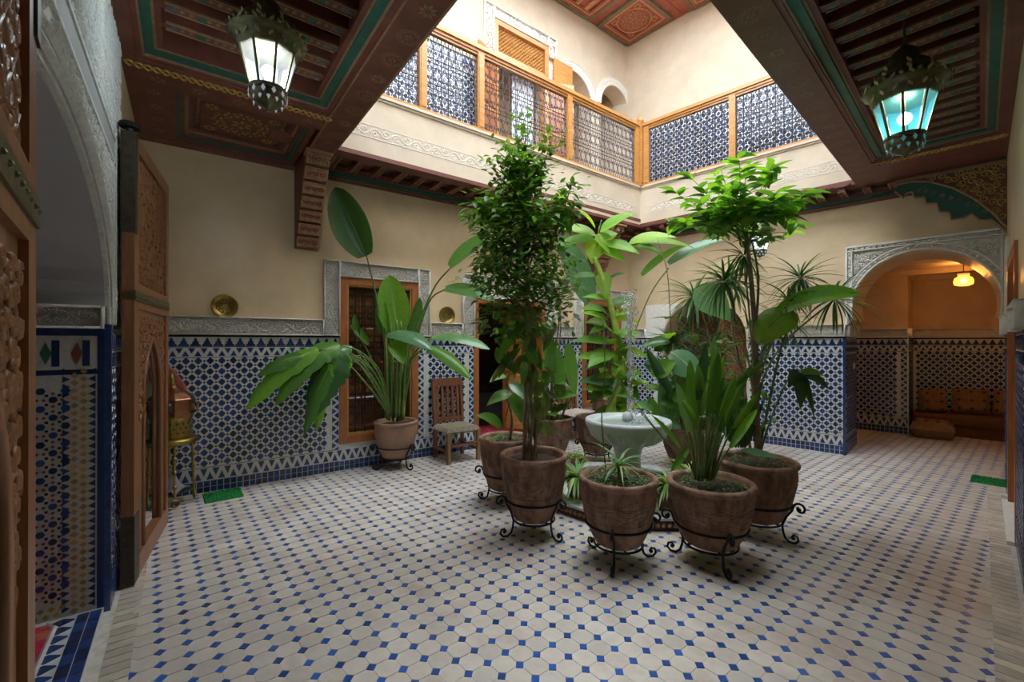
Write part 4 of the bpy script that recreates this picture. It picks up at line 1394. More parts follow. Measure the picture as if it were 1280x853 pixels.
# ------------------------------------------------------------------ lanterns
def lantern(label, x, y, zb, R, H, ztop, glass, power, col, grp='hanging brass lanterns', name='hanging_lantern'):
    """tapered glass lantern: pierced bowl at zb, glass up to a petalled crown, dome and rod to ztop"""
    t = thing(name, label, 'lantern', (x, y, zb), group=grp)
    n = 8
    zb1, zg1 = H * .165, H * .54
    r0, r1, r2 = R * .10, R * .52, R * .93
    bowl = MB().lathe([(.004, -.03 * H), (r0 * .6, 0), (r1 * .62, H * .03), (r1 * .95, H * .08), (r1 * 1.02, H * .125), (r1 * .98, zb1)], 24).obj('pierced_bowl', M['brass_dark'], t, smooth=True)
    pm = MB()
    for k in range(12):
        for (zz, rr, s_) in ((H * .06, r1 * .84, .8), (H * .115, r1 * 1.03, 1)):
            a = 2 * PI * (k + (zz > H * .09) * .5) / 12
            c = Vector((rr * math.cos(a), rr * math.sin(a), zz))
            tn = Vector((-math.sin(a), math.cos(a), 0))
            w, h_ = .013 * R / .19 * s_, .022 * R / .19
            o_ = Vector((math.cos(a), math.sin(a), 0)) * .006
            pm.add([c + o_ - tn * w, c + o_ - Vector((0, 0, h_)), c + o_ + tn * w, c + o_ + Vector((0, 0, h_))], [(0, 1, 2, 3)])
    pm.obj('bowl_glass', glass, bowl)
    # glass panes
    for k in range(n):
        a0, a1 = 2 * PI * k / n, 2 * PI * (k + 1) / n
        def pt(r, a, z):
            return Vector((r * math.cos(a), r * math.sin(a), z))
        e = .13
        q = [pt(r1 * .94, lerp(a0, a1, e), zb1), pt(r1 * .94, lerp(a0, a1, 1 - e), zb1), pt(r2 * .86, lerp(a0, a1, 1 - e), zg1), pt(r2 * .86, lerp(a0, a1, e), zg1)]
        nrm = pt(1, (a0 + a1) / 2, 0) * .004
        vs = [p + nrm for p in q] + [p - nrm for p in q]
        MB().add(vs, [(0, 1, 2, 3), (7, 6, 5, 4), (0, 4, 5, 1), (1, 5, 6, 2), (2, 6, 7, 3), (3, 7, 4, 0)]).obj('glass_pane', glass, t)
        MB().tube([pt(r1 * .97, a0, zb1 - .01), pt(r2 * .90, a0, zg1 + .01)], .008 * R / .19, 5).obj('glazing_bar', M['brass_dark'], t)
    MB().lathe([(r1 * .9, zb1 - .012), (r1 * 1.06, zb1 - .008), (r1 * 1.06, zb1 + .012), (r1 * .9, zb1 + .016)], 24).obj('lower_band', M['brass_dark'], t, smooth=True)
    cr = MB().lathe([(r2 * .84, zg1 - .01), (r2 * .93, zg1), (r2 * .99, zg1 + H * .07), (R * 1.0, zg1 + H * .105), (R * 1.13, zg1 + H * .13), (R * 1.12, zg1 + H * .15), (R * .92, zg1 + H * .18), (R * .78, zg1 + H * .205), (R * .80, zg1 + H * .25), (R * .74, zg1 + H * .31), (R * .52, zg1 + H * .37), (R * .40, zg1 + H * .40), (R * .42, zg1 + H * .45), (R * .30, zg1 + H * .50), (R * .12, zg1 + H * .54), (.02, zg1 + H * .56)], 24).obj('crown', M['brass_dark'], t, smooth=True)
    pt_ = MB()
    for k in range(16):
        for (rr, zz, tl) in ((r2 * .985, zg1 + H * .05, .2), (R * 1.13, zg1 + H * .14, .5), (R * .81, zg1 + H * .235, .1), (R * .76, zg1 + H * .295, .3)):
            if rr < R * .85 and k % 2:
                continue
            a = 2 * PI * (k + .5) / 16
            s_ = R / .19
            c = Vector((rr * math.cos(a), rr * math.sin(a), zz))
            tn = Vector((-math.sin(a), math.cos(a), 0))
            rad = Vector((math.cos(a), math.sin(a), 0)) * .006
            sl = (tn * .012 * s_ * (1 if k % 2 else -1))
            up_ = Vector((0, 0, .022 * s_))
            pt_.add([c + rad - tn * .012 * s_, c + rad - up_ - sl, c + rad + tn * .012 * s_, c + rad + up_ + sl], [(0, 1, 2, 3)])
    stuff(pt_.obj('pierced_petal_glow', M['petal_glow'], cr))
    cv = MB()
    for k in range(16):
        a = 2 * PI * k / 16
        cv.ball((R * 1.12 * math.cos(a), R * 1.12 * math.sin(a), zg1 + H * .155), .016 * R / .19, 5)
    cv.obj('bead', M['brass_dark'], cr)
    MB().tube([(0, 0, zg1 + H * .54), (0, 0, ztop - zb)], .008, 6).lathe([(.01, ztop - zb - .05), (.05, ztop - zb - .03), (.055, ztop - zb)], 12).obj('hanging_rod', M['brass_dark'], t)
    MB().ball((0, 0, H * .36), .04 * R / .19, 10).obj('bulb', M['bulb'], t, smooth=True)
    ld = bpy.data.lights.new('lantern_light', 'POINT')
    ld.energy = power
    ld.color = col
    ld.shadow_soft_size = R * .34
    lo = bpy.data.objects.new('lantern_light', ld)
    COL.objects.link(lo)
    lo.parent = t
    lo.location = (0, 0, H * .36)
    return t
lantern('pierced brass lantern with glowing white glass under the left ceiling', -1.354, 2.44, 2.80, .172, .56, 3.60, M['glass_white'], 60, (.84, .97, 1))
lantern('pierced brass lantern with aqua glass under the right ceiling', 2.44, 2.73, 2.665, .185, .62, 3.60, M['glass_aqua'], 42, (.8, .95, 1))
lantern('small glowing lantern on the back wall behind the tall leafy tree', 3.27, 5.80, 2.62, .15, .50, 3.48, M['bulb_cool'], 25, (.9, .96, 1))

# lamp in the alcove
tl = thing('ceiling_lamp', 'small warm glass lamp hanging in the seating alcove', 'lamp', (6.55, 6.38, 2.32))
MB().lathe([(.06, .0), (.10, .015), (.108, .06), (.098, .11), (.06, .135), (.062, .165), (.07, .175)], 18, cap=False).obj('glass_shade', M['glass_amber'], tl, smooth=True)
MB().ball((0, 0, .07), .04, 8).obj('bulb', M['bulb_warm'], tl)
MB().tube([(0, 0, .17), (0, 0, .345)], .006, 6).lathe([(.03, .32), (.05, .345)], 10).obj('hanging_rod', M['iron'], tl)
ld = bpy.data.lights.new('alcove_light', 'POINT')
ld.energy, ld.color, ld.shadow_soft_size = 18, (1, .60, .25), .06
lo = bpy.data.objects.new('alcove_light', ld)
COL.objects.link(lo)
lo.parent = tl
lo.location = (0, 0, .07)

# ------------------------------------------------------------------ brass plates
def brass_plate(label, x, z):
    t = thing('brass_plate', label, 'plate', matrix=FA @ T(x, 0, z) @ Matrix.Rotation(PI / 2, 4, 'X'), group='brass plates on the wall')
    MB().lathe([(.012, .012), (.075, .010), (.082, .016), (.108, .026), (.118, .028), (.120, .022), (.08, .004), (.012, .002)], 32).obj('dish', M['brass'], t, smooth=True)
    rl = MB()
    for k in range(10):
        a = 2 * PI * k / 10
        rl.tube(spiral((.05 * math.cos(a), .05 * math.sin(a), .014), .014, .004, a, 1.2, 8, 'xy'), .003, 4)
    for r_ in (.03, .072):
        rl.tube(spiral((0, 0, .013), r_, r_, 0, 1, 24, 'xy'), .003, 4, True)
    rl.obj('chased_ornament', M['brass_dark'], t)
brass_plate('round chased brass plate on the plain wall left of the corbel', -6.288, 1.87)
brass_plate('round chased brass plate on the wall above the wooden chair', -3.77, 1.865)

# ------------------------------------------------------------------ chairs
def chair(label, x, y, rz, seat_mat, grp='wooden chairs along the wall'):
    t = thing('wooden_chair', label, 'chair', matrix=FA @ T(x, y, 0) @ Matrix.Rotation(rz, 4, 'Z'), group=grp)
    w, d, hs, hb = .42, .40, .40, 1.02
    for sx in (-1, 1):
        MB().add([(sx * (w / 2) + ex * .022, y_ + ey * .022, z_) for (y_, z_) in ((-d / 2, 0), (-d / 2, hs)) for ex, ey in ((-1, -1), (1, -1), (1, 1), (-1, 1))], [(3, 2, 1, 0), (4, 5, 6, 7), (0, 1, 5, 4), (1, 2, 6, 5), (2, 3, 7, 6), (3, 0, 4, 7)]).obj('leg', M['chair_pale'], t)
        MB().add([(sx * (w / 2 - .01) + ex * .02, y_ + ey * .02, z_) for (y_, z_) in ((d / 2, 0), (d / 2, hs), (d / 2 + .06, hb)) for ex, ey in ((-1, -1), (1, -1), (1, 1), (-1, 1))], [(3, 2, 1, 0), (8, 9, 10, 11)] + [(r_ * 4 + i, r_ * 4 + (i + 1) % 4, r_ * 4 + 4 + (i + 1) % 4, r_ * 4 + 4 + i) for r_ in range(2) for i in range(4)]).obj('back_leg', M['chair_wood'], t)
        MB().box(sx * w / 2 - .012, sx * w / 2 + .012, -d / 2, d / 2, .13, .16).obj('stretcher', M['chair_wood'], t)
    MB().box(-w / 2, w / 2, -d / 2 - .012, -d / 2 + .012, .20, .23).obj('stretcher', M['chair_wood'], t)
    st = MB()
    nx = 12
    vs, fs = [], []
    for i in range(nx + 1):
        for j in range(nx + 1):
            u, v = i / nx * 2 - 1, j / nx * 2 - 1
            zz = hs + .035 - .03 * (1 - abs(u)) * (1 - abs(v)) + .006 * ((i + j) % 2) - (.05 if abs(u) == 1 or abs(v) == 1 else 0)
            vs.append((u * (w / 2 + .035), v * (d / 2 + .03), zz))
    k = nx + 1
    for i in range(nx):
        for j in range(nx):
            fs.append((i * k + j, (i + 1) * k + j, (i + 1) * k + j + 1, i * k + j + 1))
    st.add(vs, fs)
    st.box(-w / 2 - .02, w / 2 + .02, -d / 2 - .015, d / 2 + .01, hs - .025, hs + .004)
    st.obj('woven_seat', seat_mat, t)
    MB().box(-w / 2, w / 2, d / 2 + .035, d / 2 + .075, hb - .10, hb).obj('top_rail', M['chair_wood'], t)
    MB().box(-w / 2, w / 2, d / 2 + .0, d / 2 + .035, hs + .06, hs + .11).obj('lower_rail', M['chair_wood'], t)
    for q_ in range(5):
        x_ = lerp(-w / 2 + .06, w / 2 - .06, q_ / 4)
        MB().add([(x_ + ex * .018, y_ + ey * .009, z_) for (y_, z_) in ((d / 2 + .02, hs + .10), (d / 2 + .055, hb - .09)) for ex, ey in ((-1, -1), (1, -1), (1, 1), (-1, 1))], [(3, 2, 1, 0), (4, 5, 6, 7), (0, 1, 5, 4), (1, 2, 6, 5), (2, 3, 7, 6), (3, 0, 4, 7)]).obj('back_slat', M['chair_wood'], t)
    return t
chair('slatted wooden chair with woven rush seat right of the strelitzia pot', -3.80, -.33, math.radians(0), M['rush'])
chair('slatted wooden chair with pale fabric seat beside the far window', -1.72, -.40, math.radians(6), M['cloth_pale'])

# ------------------------------------------------------------------ copper urn on brass stand
tu = thing('copper_urn_stand', 'brass tripod stand with scrolled feet holding a copper urn', 'stand', (-3.13, 4.05, 0))
for k in range(4):
    a = PI / 4 + PI / 2 * k
    c, s_ = math.cos(a), math.sin(a)
    mb = MB().tube([(.17 * c, .17 * s_, .10), (.155 * c, .155 * s_, .6)], .011, 6)
    for z in (.2, .33, .45, .58):
        mb.ball((.165 * c, .165 * s_, z), .02, 6)
    for q_ in (-1, 1):
        mb.tube([(.17 * c + .06 * math.cos(tt) * -s_ * q_ * (1 - tt / 9), .17 * s_ + .06 * math.cos(tt) * c * q_ * (1 - tt / 9), .06 + .05 * math.sin(tt) * (1 - tt / 12)) for tt in [i * .5 for i in range(13)]], .008, 5)
    mb.obj('leg', M['brass'], tu)
MB().lathe([(.19, .57), (.20, .585), (.20, .605), (.19, .62)], 24).obj('shelf_ring', M['brass'], tu, smooth=True)
MB().box(-.12, .12, -.12, .12, .12, .13).obj('lower_shelf', M['brass_dark'], tu)
tn = thing('copper_urn', 'hammered copper samovar urn with pierced brazier and brass lid', 'urn', (-3.13, 4.05, .618))
MB().lathe([(.15, 0), (.155, .02), (.15, .17), (.155, .19)], 20).obj('pierced_brazier', M['brass'], tn)
pr = MB()
for k in range(20):
    for z in (.06, .10, .14):
        a = 2 * PI * (k + .5 * (z == .10)) / 20
        pr.ball((.151 * math.cos(a), .151 * math.sin(a), z), .012, 4)
stuff(pr.obj('piercing', M['brass_dark'], tn))
MB().lathe([(.16, .19), (.175, .21), (.175, .36), (.165, .375)], 8).obj('body', M['copper'], tn)
MB().lathe([(.175, .375), (.12, .42), (.05, .46), (.03, .48)], 8).obj('lid', M['copper'], tn)
MB().lathe([(.02, .48), (.035, .50), (.02, .52), (.028, .54), (.015, .57), (.004, .60)], 12).obj('finial', M['brass'], tn, smooth=True)
for sg in (-1, 1):
    MB().tube([(sg * .17, 0, .24), (sg * .23, 0, .25), (sg * .24, 0, .32), (sg * .17, 0, .34)], .012, 6).obj('handle', M['brass'], tn)
MB().tube([(.0, -.17, .24), (.06, -.24, .25), (.08, -.26, .31)], [.016, .012, .009], 6).obj('spout', M['brass'], tn)
# painted plate and cloth on the wall behind
tp = thing('painted_shield', 'colourful painted wooden shield leaning behind the copper urn', 'ornament', matrix=FA @ T(-6.74, -.026, 1.10) @ Matrix.Rotation(math.radians(-28), 4, 'Y'))
MB().prism(ccw([(-.05, -.22), (.05, -.22), (.11, -.08), (.10, .12), (.05, .22), (-.05, .22), (-.10, .12), (-.11, -.08)]), -.03, 0, .02).obj('shield_board', mat('painted_red', (.35, .10, .07), .4), tp)
pm = MB()
for x, z in ((0, .12), (0, -.02), (0, -.14)):
    pm.prism(ngon(x, z, .05, 10), -.036, -.028, .01)
pm.obj('painted_disc', mat('painted_teal', (.25, .45, .42), .4), tp)
tc = thing('folded_cloth', 'crumpled grey cloth lying under the copper urn', 'cloth', (-3.13, 4.05, .132))
vs, fs = [], []
for i in range(13):
    for j in range(13):
        u, v = i / 12 * 2 - 1, j / 12 * 2 - 1
        r_ = math.hypot(u, v)
        vs.append((u * .098, v * .098, max(0, .13 * (1 - r_ ** 1.5)) + .012 * math.sin(7 * u + 3 * v) + .012))
for i in range(12):
    for j in range(12):
        fs.append((i * 13 + j, (i + 1) * 13 + j, (i + 1) * 13 + j + 1, i * 13 + j + 1))
MB().add(vs, fs).obj('cloth', M['cloth_grey'], tc, smooth=True)

# ------------------------------------------------------------------ mats and rug
def floor_mat(label, Fm, w, d, m_):
    t = thing('door_mat', label, 'mat', matrix=Fm, group='green door mats')
    MB().plate([(-w / 2, -d / 2), (w / 2, -d / 2), (w / 2, d / 2), (-w / 2, d / 2)], 0, .014, .02).obj('mat_pile', m_, t)
    tf = MB()
    rr = random.Random(2)
    for k in range(500):
        x, y = rr.uniform(-w / 2, w / 2), rr.uniform(-d / 2, d / 2)
        tf.add([(x - .006, y, .013), (x + .006, y, .013), (x + rr.uniform(-.006, .006), y + rr.uniform(-.006, .006), .026)], [(0, 1, 2)])
    stuff(tf.obj('tufts', m_, t))
floor_mat('bright green bristle door mat beside the copper urn', FA @ T(-6.31, -.24, 0.001) @ Matrix.Rotation(math.radians(3), 4, 'Z'), .31, .30, M['mat_green'])
floor_mat('green bristle door mat on the floor in front of the alcove arch', frame(5.12, 4.73, 140, .001), .26, .30, M['mat_green'])
tr = thing('red_rug', 'red patterned rug with white edge in the entrance', 'rug', matrix=FL @ T(2.55, .55, .036))
MB().plate([(-.62, -.38), (.66, -.38), (.70, -.34), (.72, .5), (-.62, .5)], 0, .012).obj('pile', M['rug_red'], tr)
MB().tube([(-.62, -.38, .008), (.64, -.38, .008), (.70, -.34, .008), (.72, .5, .008)], .012, 5).obj('white_binding', M['rug_white'], tr)

# ------------------------------------------------------------------ alcove seating
def cushion(parent, name, c, sx, sy, sz, m_, rx=0, rz=0, label=None, cat=None, dots=True, grp=None, box=.4):
    n = 10
    mb = MB()
    vs, fs = [], []
    for sgn in (1, -1):
        for i in range(n + 1):
            for j in range(n + 1):
                u, v = i / n * 2 - 1, j / n * 2 - 1
                h_ = ((1 - u ** 6) * (1 - v ** 6)) ** box
                vs.append((u * sx / 2, v * sy / 2, sgn * h_ * sz / 2))
    k = n + 1
    for s_ in range(2):
        o_ = s_ * k * k
        for i in range(n):
            for j in range(n):
                q = (o_ + i * k + j, o_ + (i + 1) * k + j, o_ + (i + 1) * k + j + 1, o_ + i * k + j + 1)
                fs.append(q if s_ == 0 else q[::-1])
    mx = FB @ T(*c) @ Matrix.Rotation(rz, 4, 'Z') @ Matrix.Rotation(rx, 4, 'X')
    t = thing(name, label, cat, matrix=mx, group=grp)
    MB().add(vs, fs).obj('cover', m_, t, smooth=True)
    if dots:
        dm = MB()
        nx, ny = max(2, int(sx / .13)), max(2, int(sy / .12))
        for i in range(nx):
            for j in range(ny):
                u, v = (i + .5) / nx * 2 - 1, (j + .5) / ny * 2 - 1
                h_ = ((1 - u ** 6) * (1 - v ** 6)) ** box * sz / 2
                dm.lathe([(.022, h_ - .006), (.022, h_ + .003), (.004, h_ + .004)], 6, (u * sx / 2, v * sy / 2, 0))
        stuff(dm.obj('printed_motif', M['cushion_dark'], t))
    return t
ts = thing('banquette', 'low brown velvet banquette along the alcove wall', 'sofa', matrix=FB @ T(3.72, 2.66, 0))
MB().plate([(0, 0), (2.2, 0), (2.2, .68), (0, .68)], 0, .16, .01).obj('base', M['sofa'], ts)
sm = MB().box(0, 2.2, -.03, .68, .16, .33)
so = sm.obj('mattress', M['sofa'], ts)
bv = so.modifiers.new('bevel', 'BEVEL'); bv.width = .05; bv.segments = 3
MB().box(0, 2.2, -.032, -.028, .10, .13).obj('front_fold', M['sofa'], ts)
cushion(None, 'floor_cushion', (3.98, 2.32, .14), .52, .50, .27, M['cushion'], box=.2, label='dotted brown floor pouf in front of the alcove banquette', cat='cushion', grp='alcove cushions')
cushion(None, 'bolster_cushion', (3.96, 2.90, .515), .36, .38, .2, M['cushion'], rx=PI / 2 - .1, rz=.35, box=.2, label='square dotted bolster standing in the alcove corner', cat='cushion', grp='alcove cushions')
for k, (x, lab, rz) in enumerate(((4.41, 'dotted brown back cushion next to the corner bolster', .1), (4.86, 'dotted brown back cushion at the middle of the banquette', -.25), (5.31, 'dotted brown back cushion at the arch end of the banquette', .2))):
    cushion(None, 'back_cushion', (x, 3.06, .535), .43, .42, .18, M['cushion'], rx=PI / 2 - .35, rz=rz, label=lab, cat='cushion', grp='alcove cushions')

# ------------------------------------------------------------------ dim salon seen through the doorway
tb = thing('salon_sofa', 'grey salon sofa in the dark room beyond the doorway', 'sofa', matrix=FA @ T(-3.35, 1.95, 0.012))
MB().box(0, 2.2, 0, .6, .0, .40).obj('base', M['cloth_grey'], tb)
MB().box(0, 2.2, -.03, .5, .40, .50).obj('seat_pad', M['cloth_grey'], tb)
MB().box(0, 2.2, .48, .62, .40, 1.0).obj('backrest', M['cloth_grey'], tb)
tt = thing('salon_cushion', 'red diamond cushion propped on the salon sofa', 'cushion', matrix=FA @ T(-2.75, 2.32, .56))
MB().prism([(-.2, .2), (0, 0), (.2, .2), (0, .4)], -.05, .05, .04).obj('cover', mat('dull_red', (.16, .03, .02), .8), tt)
tk = thing('salon_table', 'small dark side table in the salon doorway', 'table', matrix=FA @ T(-2.95, 1.47, .012))
MB().box(-.25, .25, -.2, .2, .42, .46).obj('top', M['door_dark'], tk)
for sx in (-1, 1):
    for sy in (-1, 1):
        MB().box(sx * .21 - .02, sx * .21 + .02, sy * .16 - .02, sy * .16 + .02, 0, .42).obj('leg', M['door_dark'], tk)
tg = thing('salon_rug', 'red and white rug inside the salon doorway', 'rug', matrix=FA @ T(-2.7, .75, .012))
MB().box(-.45, .55, -.4, .5, 0, .012).obj('pile', M['rug_red'], tg)
MB().box(-.45, -.28, -.4, .5, .002, .014).obj('white_border', M['rug_white'], tg)

# ------------------------------------------------------------------ fountain
fb = thing('fountain_base', 'low octagonal tiled pool curb around the fountain', 'pool', (FOUNT.x, FOUNT.y, 0))
def ringpoly(r0, r1, z0, z1, n=8, a0=PI / 8):
    vs, fs = [], []
    for k in range(n):
        a = a0 + 2 * PI * k / n
        for r_, z in ((r0, z0), (r1, z0), (r1, z1), (r0, z1)):
            vs.append((r_ * math.cos(a), r_ * math.sin(a), z))
    for k in range(n):
        k2 = (k + 1) % n
        for q_ in range(4):
            q2 = (q_ + 1) % 4
            fs.append((k * 4 + q_, k2 * 4 + q_, k2 * 4 + q2, k * 4 + q2))
    return vs, fs
MB().add(*ringpoly(.74, .87, 0, .085)).obj('curb', M['curb_wood'], fb)
MB().add(*ringpoly(.72, .89, .085, .105)).obj('coping', M['marble'], fb)
MB().add(*ringpoly(.0005, .75, 0, .03)).obj('pool_floor', M['ztile_white'], fb)
rl = MB()
for k in range(8):
    a0, a1 = PI / 8 + 2 * PI * k / 8, PI / 8 + 2 * PI * (k + 1) / 8
    p0, p1 = Vector((.875 * math.cos(a0), .875 * math.sin(a0), 0)), Vector((.875 * math.cos(a1), .875 * math.sin(a1), 0))
    for i in range(14):
        c = p0.lerp(p1, (i + .5) / 14)
        rl.ball((c.x, c.y, .045), .02, 4)
stuff(rl.obj('carved_beading', M['corbel'], fb))
ft = thing('marble_fountain', 'pale marble fountain bowl on a fluted pedestal among the pots', 'fountain', (FOUNT.x, FOUNT.y, .03))
MB().lathe([(.20, 0), (.20, .05), (.15, .08), (.13, .14), (.12, .35), (.14, .44), (.17, .48)], 24).obj('pedestal', M['marble'], ft, smooth=True)
bw = MB().lathe([(.16, .47), (.24, .50), (.33, .565), (.385, .63), (.405, .66), (.41, .70), (.405, .72), (.375, .722), (.36, .705), (.34, .68), (.2, .655), (.02, .65)], 40).obj('bowl', M['marble'], ft, smooth=True)
gd = MB()
for k in range(22):
    a = 2 * PI * k / 22
    gd.tube([(r_ * math.cos(a), r_ * math.sin(a), z) for r_, z in ((.20, .495), (.27, .53), (.335, .585), (.375, .64))], [.012, .024, .03, .016], 6)
gd.obj('gadroon', M['marble'], bw, smooth=True)
MB().lathe([(.37, .690), (.02, .694)], 40, cap=False).obj('water', M['water'], ft)
rnd_ = random.Random(11)
MB().ball((0, 0, .74), .055, 10).lathe([(.05, .65), (.03, .70)], 10).obj('spout_ball', M['marble'], ft, smooth=True)
sp = MB()
for k in range(340):
    t_ = rnd_.random() ** .8
    z = .77 + 1.22 * t_
    s_ = .012 + .03 * (1 - abs(2 * t_ - 1)) * .6 + (.02 if t_ > .8 else 0)
    sp.ball((.03 + rnd_.gauss(0, s_), rnd_.gauss(0, s_), z), rnd_.uniform(.004, .010), 4, rnd_.uniform(1, 2.4))
sp.tube([(.0, 0, .77), (.012, 0, 1.2), (.025, 0, 1.6), (.03, 0, 1.95)], [.012, .010, .009, .012], 6)
stuff(sp.obj('water_jet', M['spray'], ft, smooth=True))
sp = MB()
for k in range(160):
    a, r_ = rnd_.uniform(0, 2 * PI), rnd_.uniform(.05, .24)
    sp.ball((.10 + r_ * .6 * math.cos(a), r_ * .6 * math.sin(a), .70 + rnd_.random() ** 2 * .09), rnd_.uniform(.004, .011), 4)
stuff(sp.obj('splash', M['spray'], ft, smooth=True))

# ================================================================== PLANTS
def pot_profile(R, H):
    return [(.55 * R, 0), (.62 * R, .012), (.74 * R, .16 * H), (.86 * R, .36 * H), (.955 * R, .60 * H), (.99 * R, .78 * H), (.975 * R, .88 * H), (.97 * R, .905 * H), (1.03 * R, .925 * H), (1.045 * R, .955 * H), (1.03 * R, .985 * H), (.98 * R, H), (.90 * R, .99 * H), (.875 * R, .95 * H), (.86 * R, .85 * H)]
def pot_radius(R, H, z):
    pr = pot_profile(R, H)[:8]
    for (r0, z0), (r1, z1) in zip(pr, pr[1:]):
        if z0 <= z <= z1:
            return lerp(r0, r1, (z - z0) / max(1e-6, z1 - z0))
    return R
def potted(name, label, x, y, R, ztop, zb=.13, m_='terracotta', cover=0, cat='potted plant', ridge=True, cover_mat='moss', group='potted plants'):
    t = thing(name, label, cat, (x, y, zb), group=group)
    H = ztop - zb
    p = MB().lathe(pot_profile(R, H), 40).obj('pot', M[m_], t, smooth=True)
    MB().lathe([(.88 * R, .875 * H), (.5 * R, .90 * H), (.01, .905 * H)], 24, cap=False).obj('soil', M['soil'], t, smooth=True)
    if ridge:
        mb = MB()
        for z in (.40, .66):
            rr_ = pot_radius(R, H, z * H)
            mb.tube([(rr_ * math.cos(a), rr_ * math.sin(a), z * H) for a in [2 * PI * k / 36 for k in range(36)]], .004, 4, True)
        rw = random.Random(int(x * 77))
        for q_ in range(5):
            z = lerp(.44, .74, q_ / 4)
            pts, ph = [], rw.uniform(0, 6)
            for k in range(72):
                a = 2 * PI * k / 72
                zz = (z + .03 * math.sin(a * 7 + ph) * (1 + .5 * math.sin(a * 3))) * H
                r_ = pot_radius(R, H, zz) + .0005
                pts.append((r_ * math.cos(a), r_ * math.sin(a), zz))
            mb.tube(pts, .0028, 4, True)
        mb.obj('throwing_ridge', M[m_], p, smooth=True)
    if cover:
        rr = random.Random(int(x * 100 + y * 10))
        mb = MB()
        for k in range(cover):
            a, r_ = rr.uniform(0, 2 * PI), R * .84 * math.sqrt(rr.random())
            z = .90 * H + rr.random() * .045
            s_ = rr.uniform(.010, .022)
            b_ = rr.uniform(0, 6)
            c = Vector((r_ * math.cos(a), r_ * math.sin(a), z))
            d = Vector((math.cos(b_), math.sin(b_), rr.uniform(-.2, .7))).normalized()
            sd = d.cross(Vector((0, 0, 1))).normalized()
            mb.add([c, c + d * s_ * .5 + sd * s_ * .45, c + d * s_, c + d * s_ * .5 - sd * s_ * .45], [(0, 1, 2, 3)])
        stuff(mb.obj('groundcover', M[cover_mat], t))
    return t, H

def plant_stand(label, x, y, R, H, zb=.13, rot=0.0):
    t = thing('plant_stand', label, 'plant stand', (x, y, 0), rot, 'wrought iron plant stands')
    ra, zr = pot_radius(R, H, .30 * H) + .008, zb + .30 * H
    rb, z0 = .55 * R + .010, zb - .006
    for nm, r_, z in (('upper_ring', ra, zr), ('base_ring', rb + .012, z0)):
        MB().tube([(r_ * math.cos(a), r_ * math.sin(a), z) for a in [2 * PI * k / 32 for k in range(32)]], .008, 5, True).obj(nm, M['iron'], t, smooth=True)
    MB().tube([(-rb - .01, 0, z0 - .008), (rb + .01, 0, z0 - .008)], .007, 5).tube([(0, -rb - .01, z0 - .008), (0, rb + .01, z0 - .008)], .007, 5).obj('cross_bar', M['iron'], t)
    leg = MB()
    # scroll above the upper ring, down to the base ring, out to a curled foot; built in the x/z plane
    up = spiral((ra + .055, 0, zr + .005), .045, .012, PI, 1.15, 14, 'xz', -1)[::-1]
    down = [(ra + .004, 0, zr - .02), (lerp(ra, rb, .5) + .006, 0, lerp(zr, z0, .5)), (rb + .016, 0, z0)]
    foot = [(rb + .022, 0, .075), (rb + .034, 0, .035), (rb + .062, 0, .011), (rb + .10, 0, .012), (rb + .122, 0, .036), (rb + .114, 0, .064), (rb + .09, 0, .070), (rb + .078, 0, .052), (rb + .088, 0, .038)]
    leg.tube(up + down + foot, .0085, 6)
    leg.ball((rb + .09, 0, .047), .013, 6)
    leg.ball((ra + .052, 0, zr - .002), .013, 6)
    me = leg.obj('leg', M['iron'], mesh_only=True, smooth=True)
    for k in range(3):
        put('leg', me, t, Matrix.Rotation(2 * PI * k / 3, 4, 'Z'))
    return t

# ---- leaves
SHAPES = {
    'ovate': lambda t: math.sin(PI * min(1, t ** .75)) ** .9 * (1 - .1 * t),
    'lance': lambda t: math.sin(PI * t ** .8) ** .8,
    'strap': lambda t: min(1, t * 8) ** .5 * (1 - t ** 3) ** .8,
    'paddle': lambda t: (math.sin(PI * min(1, .06 + .94 * t)) ** .55) * (1 - .15 * t),
    'obovate': lambda t: math.sin(PI * t ** 1.5) ** .8,
}
def leaf_mesh(name, shape, w, droop, fold, matl, n=6, wave=0.0):
    f_ = SHAPES[shape]
    vs, fs = [], []
    for i in range(n + 1):
        t = i / n
        hw = w / 2 * max(f_(min(.999, max(.001, t))), .02)
        z = -droop * t * t
        y = t * (1 - droop * .3 * t)
        wz = wave * math.sin(t * 9)
        vs += [(-hw, y, z + hw * fold + wz), (0, y, z), (hw, y, z + hw * fold - wz)]
    for i in range(n):
        a = i * 3
        fs += [(a, a + 1, a + 4, a + 3), (a + 1, a + 2, a + 5, a + 4)]
    return MB().add(vs, fs).obj(name, matl, mesh_only=True, smooth=True)
def leaf_matrix(pos, d, up, L_, W=None):
    d = Vector(d).normalized()
    x = d.cross(Vector(up))
    if x.length < 1e-4:
        x = d.orthogonal()
    x.normalize()
    z = x.cross(d)
    W = W or L_
    m = Matrix.Identity(4)
    for i in range(3):
        m[i][0], m[i][1], m[i][2], m[i][3] = x[i] * W, d[i] * L_, z[i] * L_, pos[i]
    return m
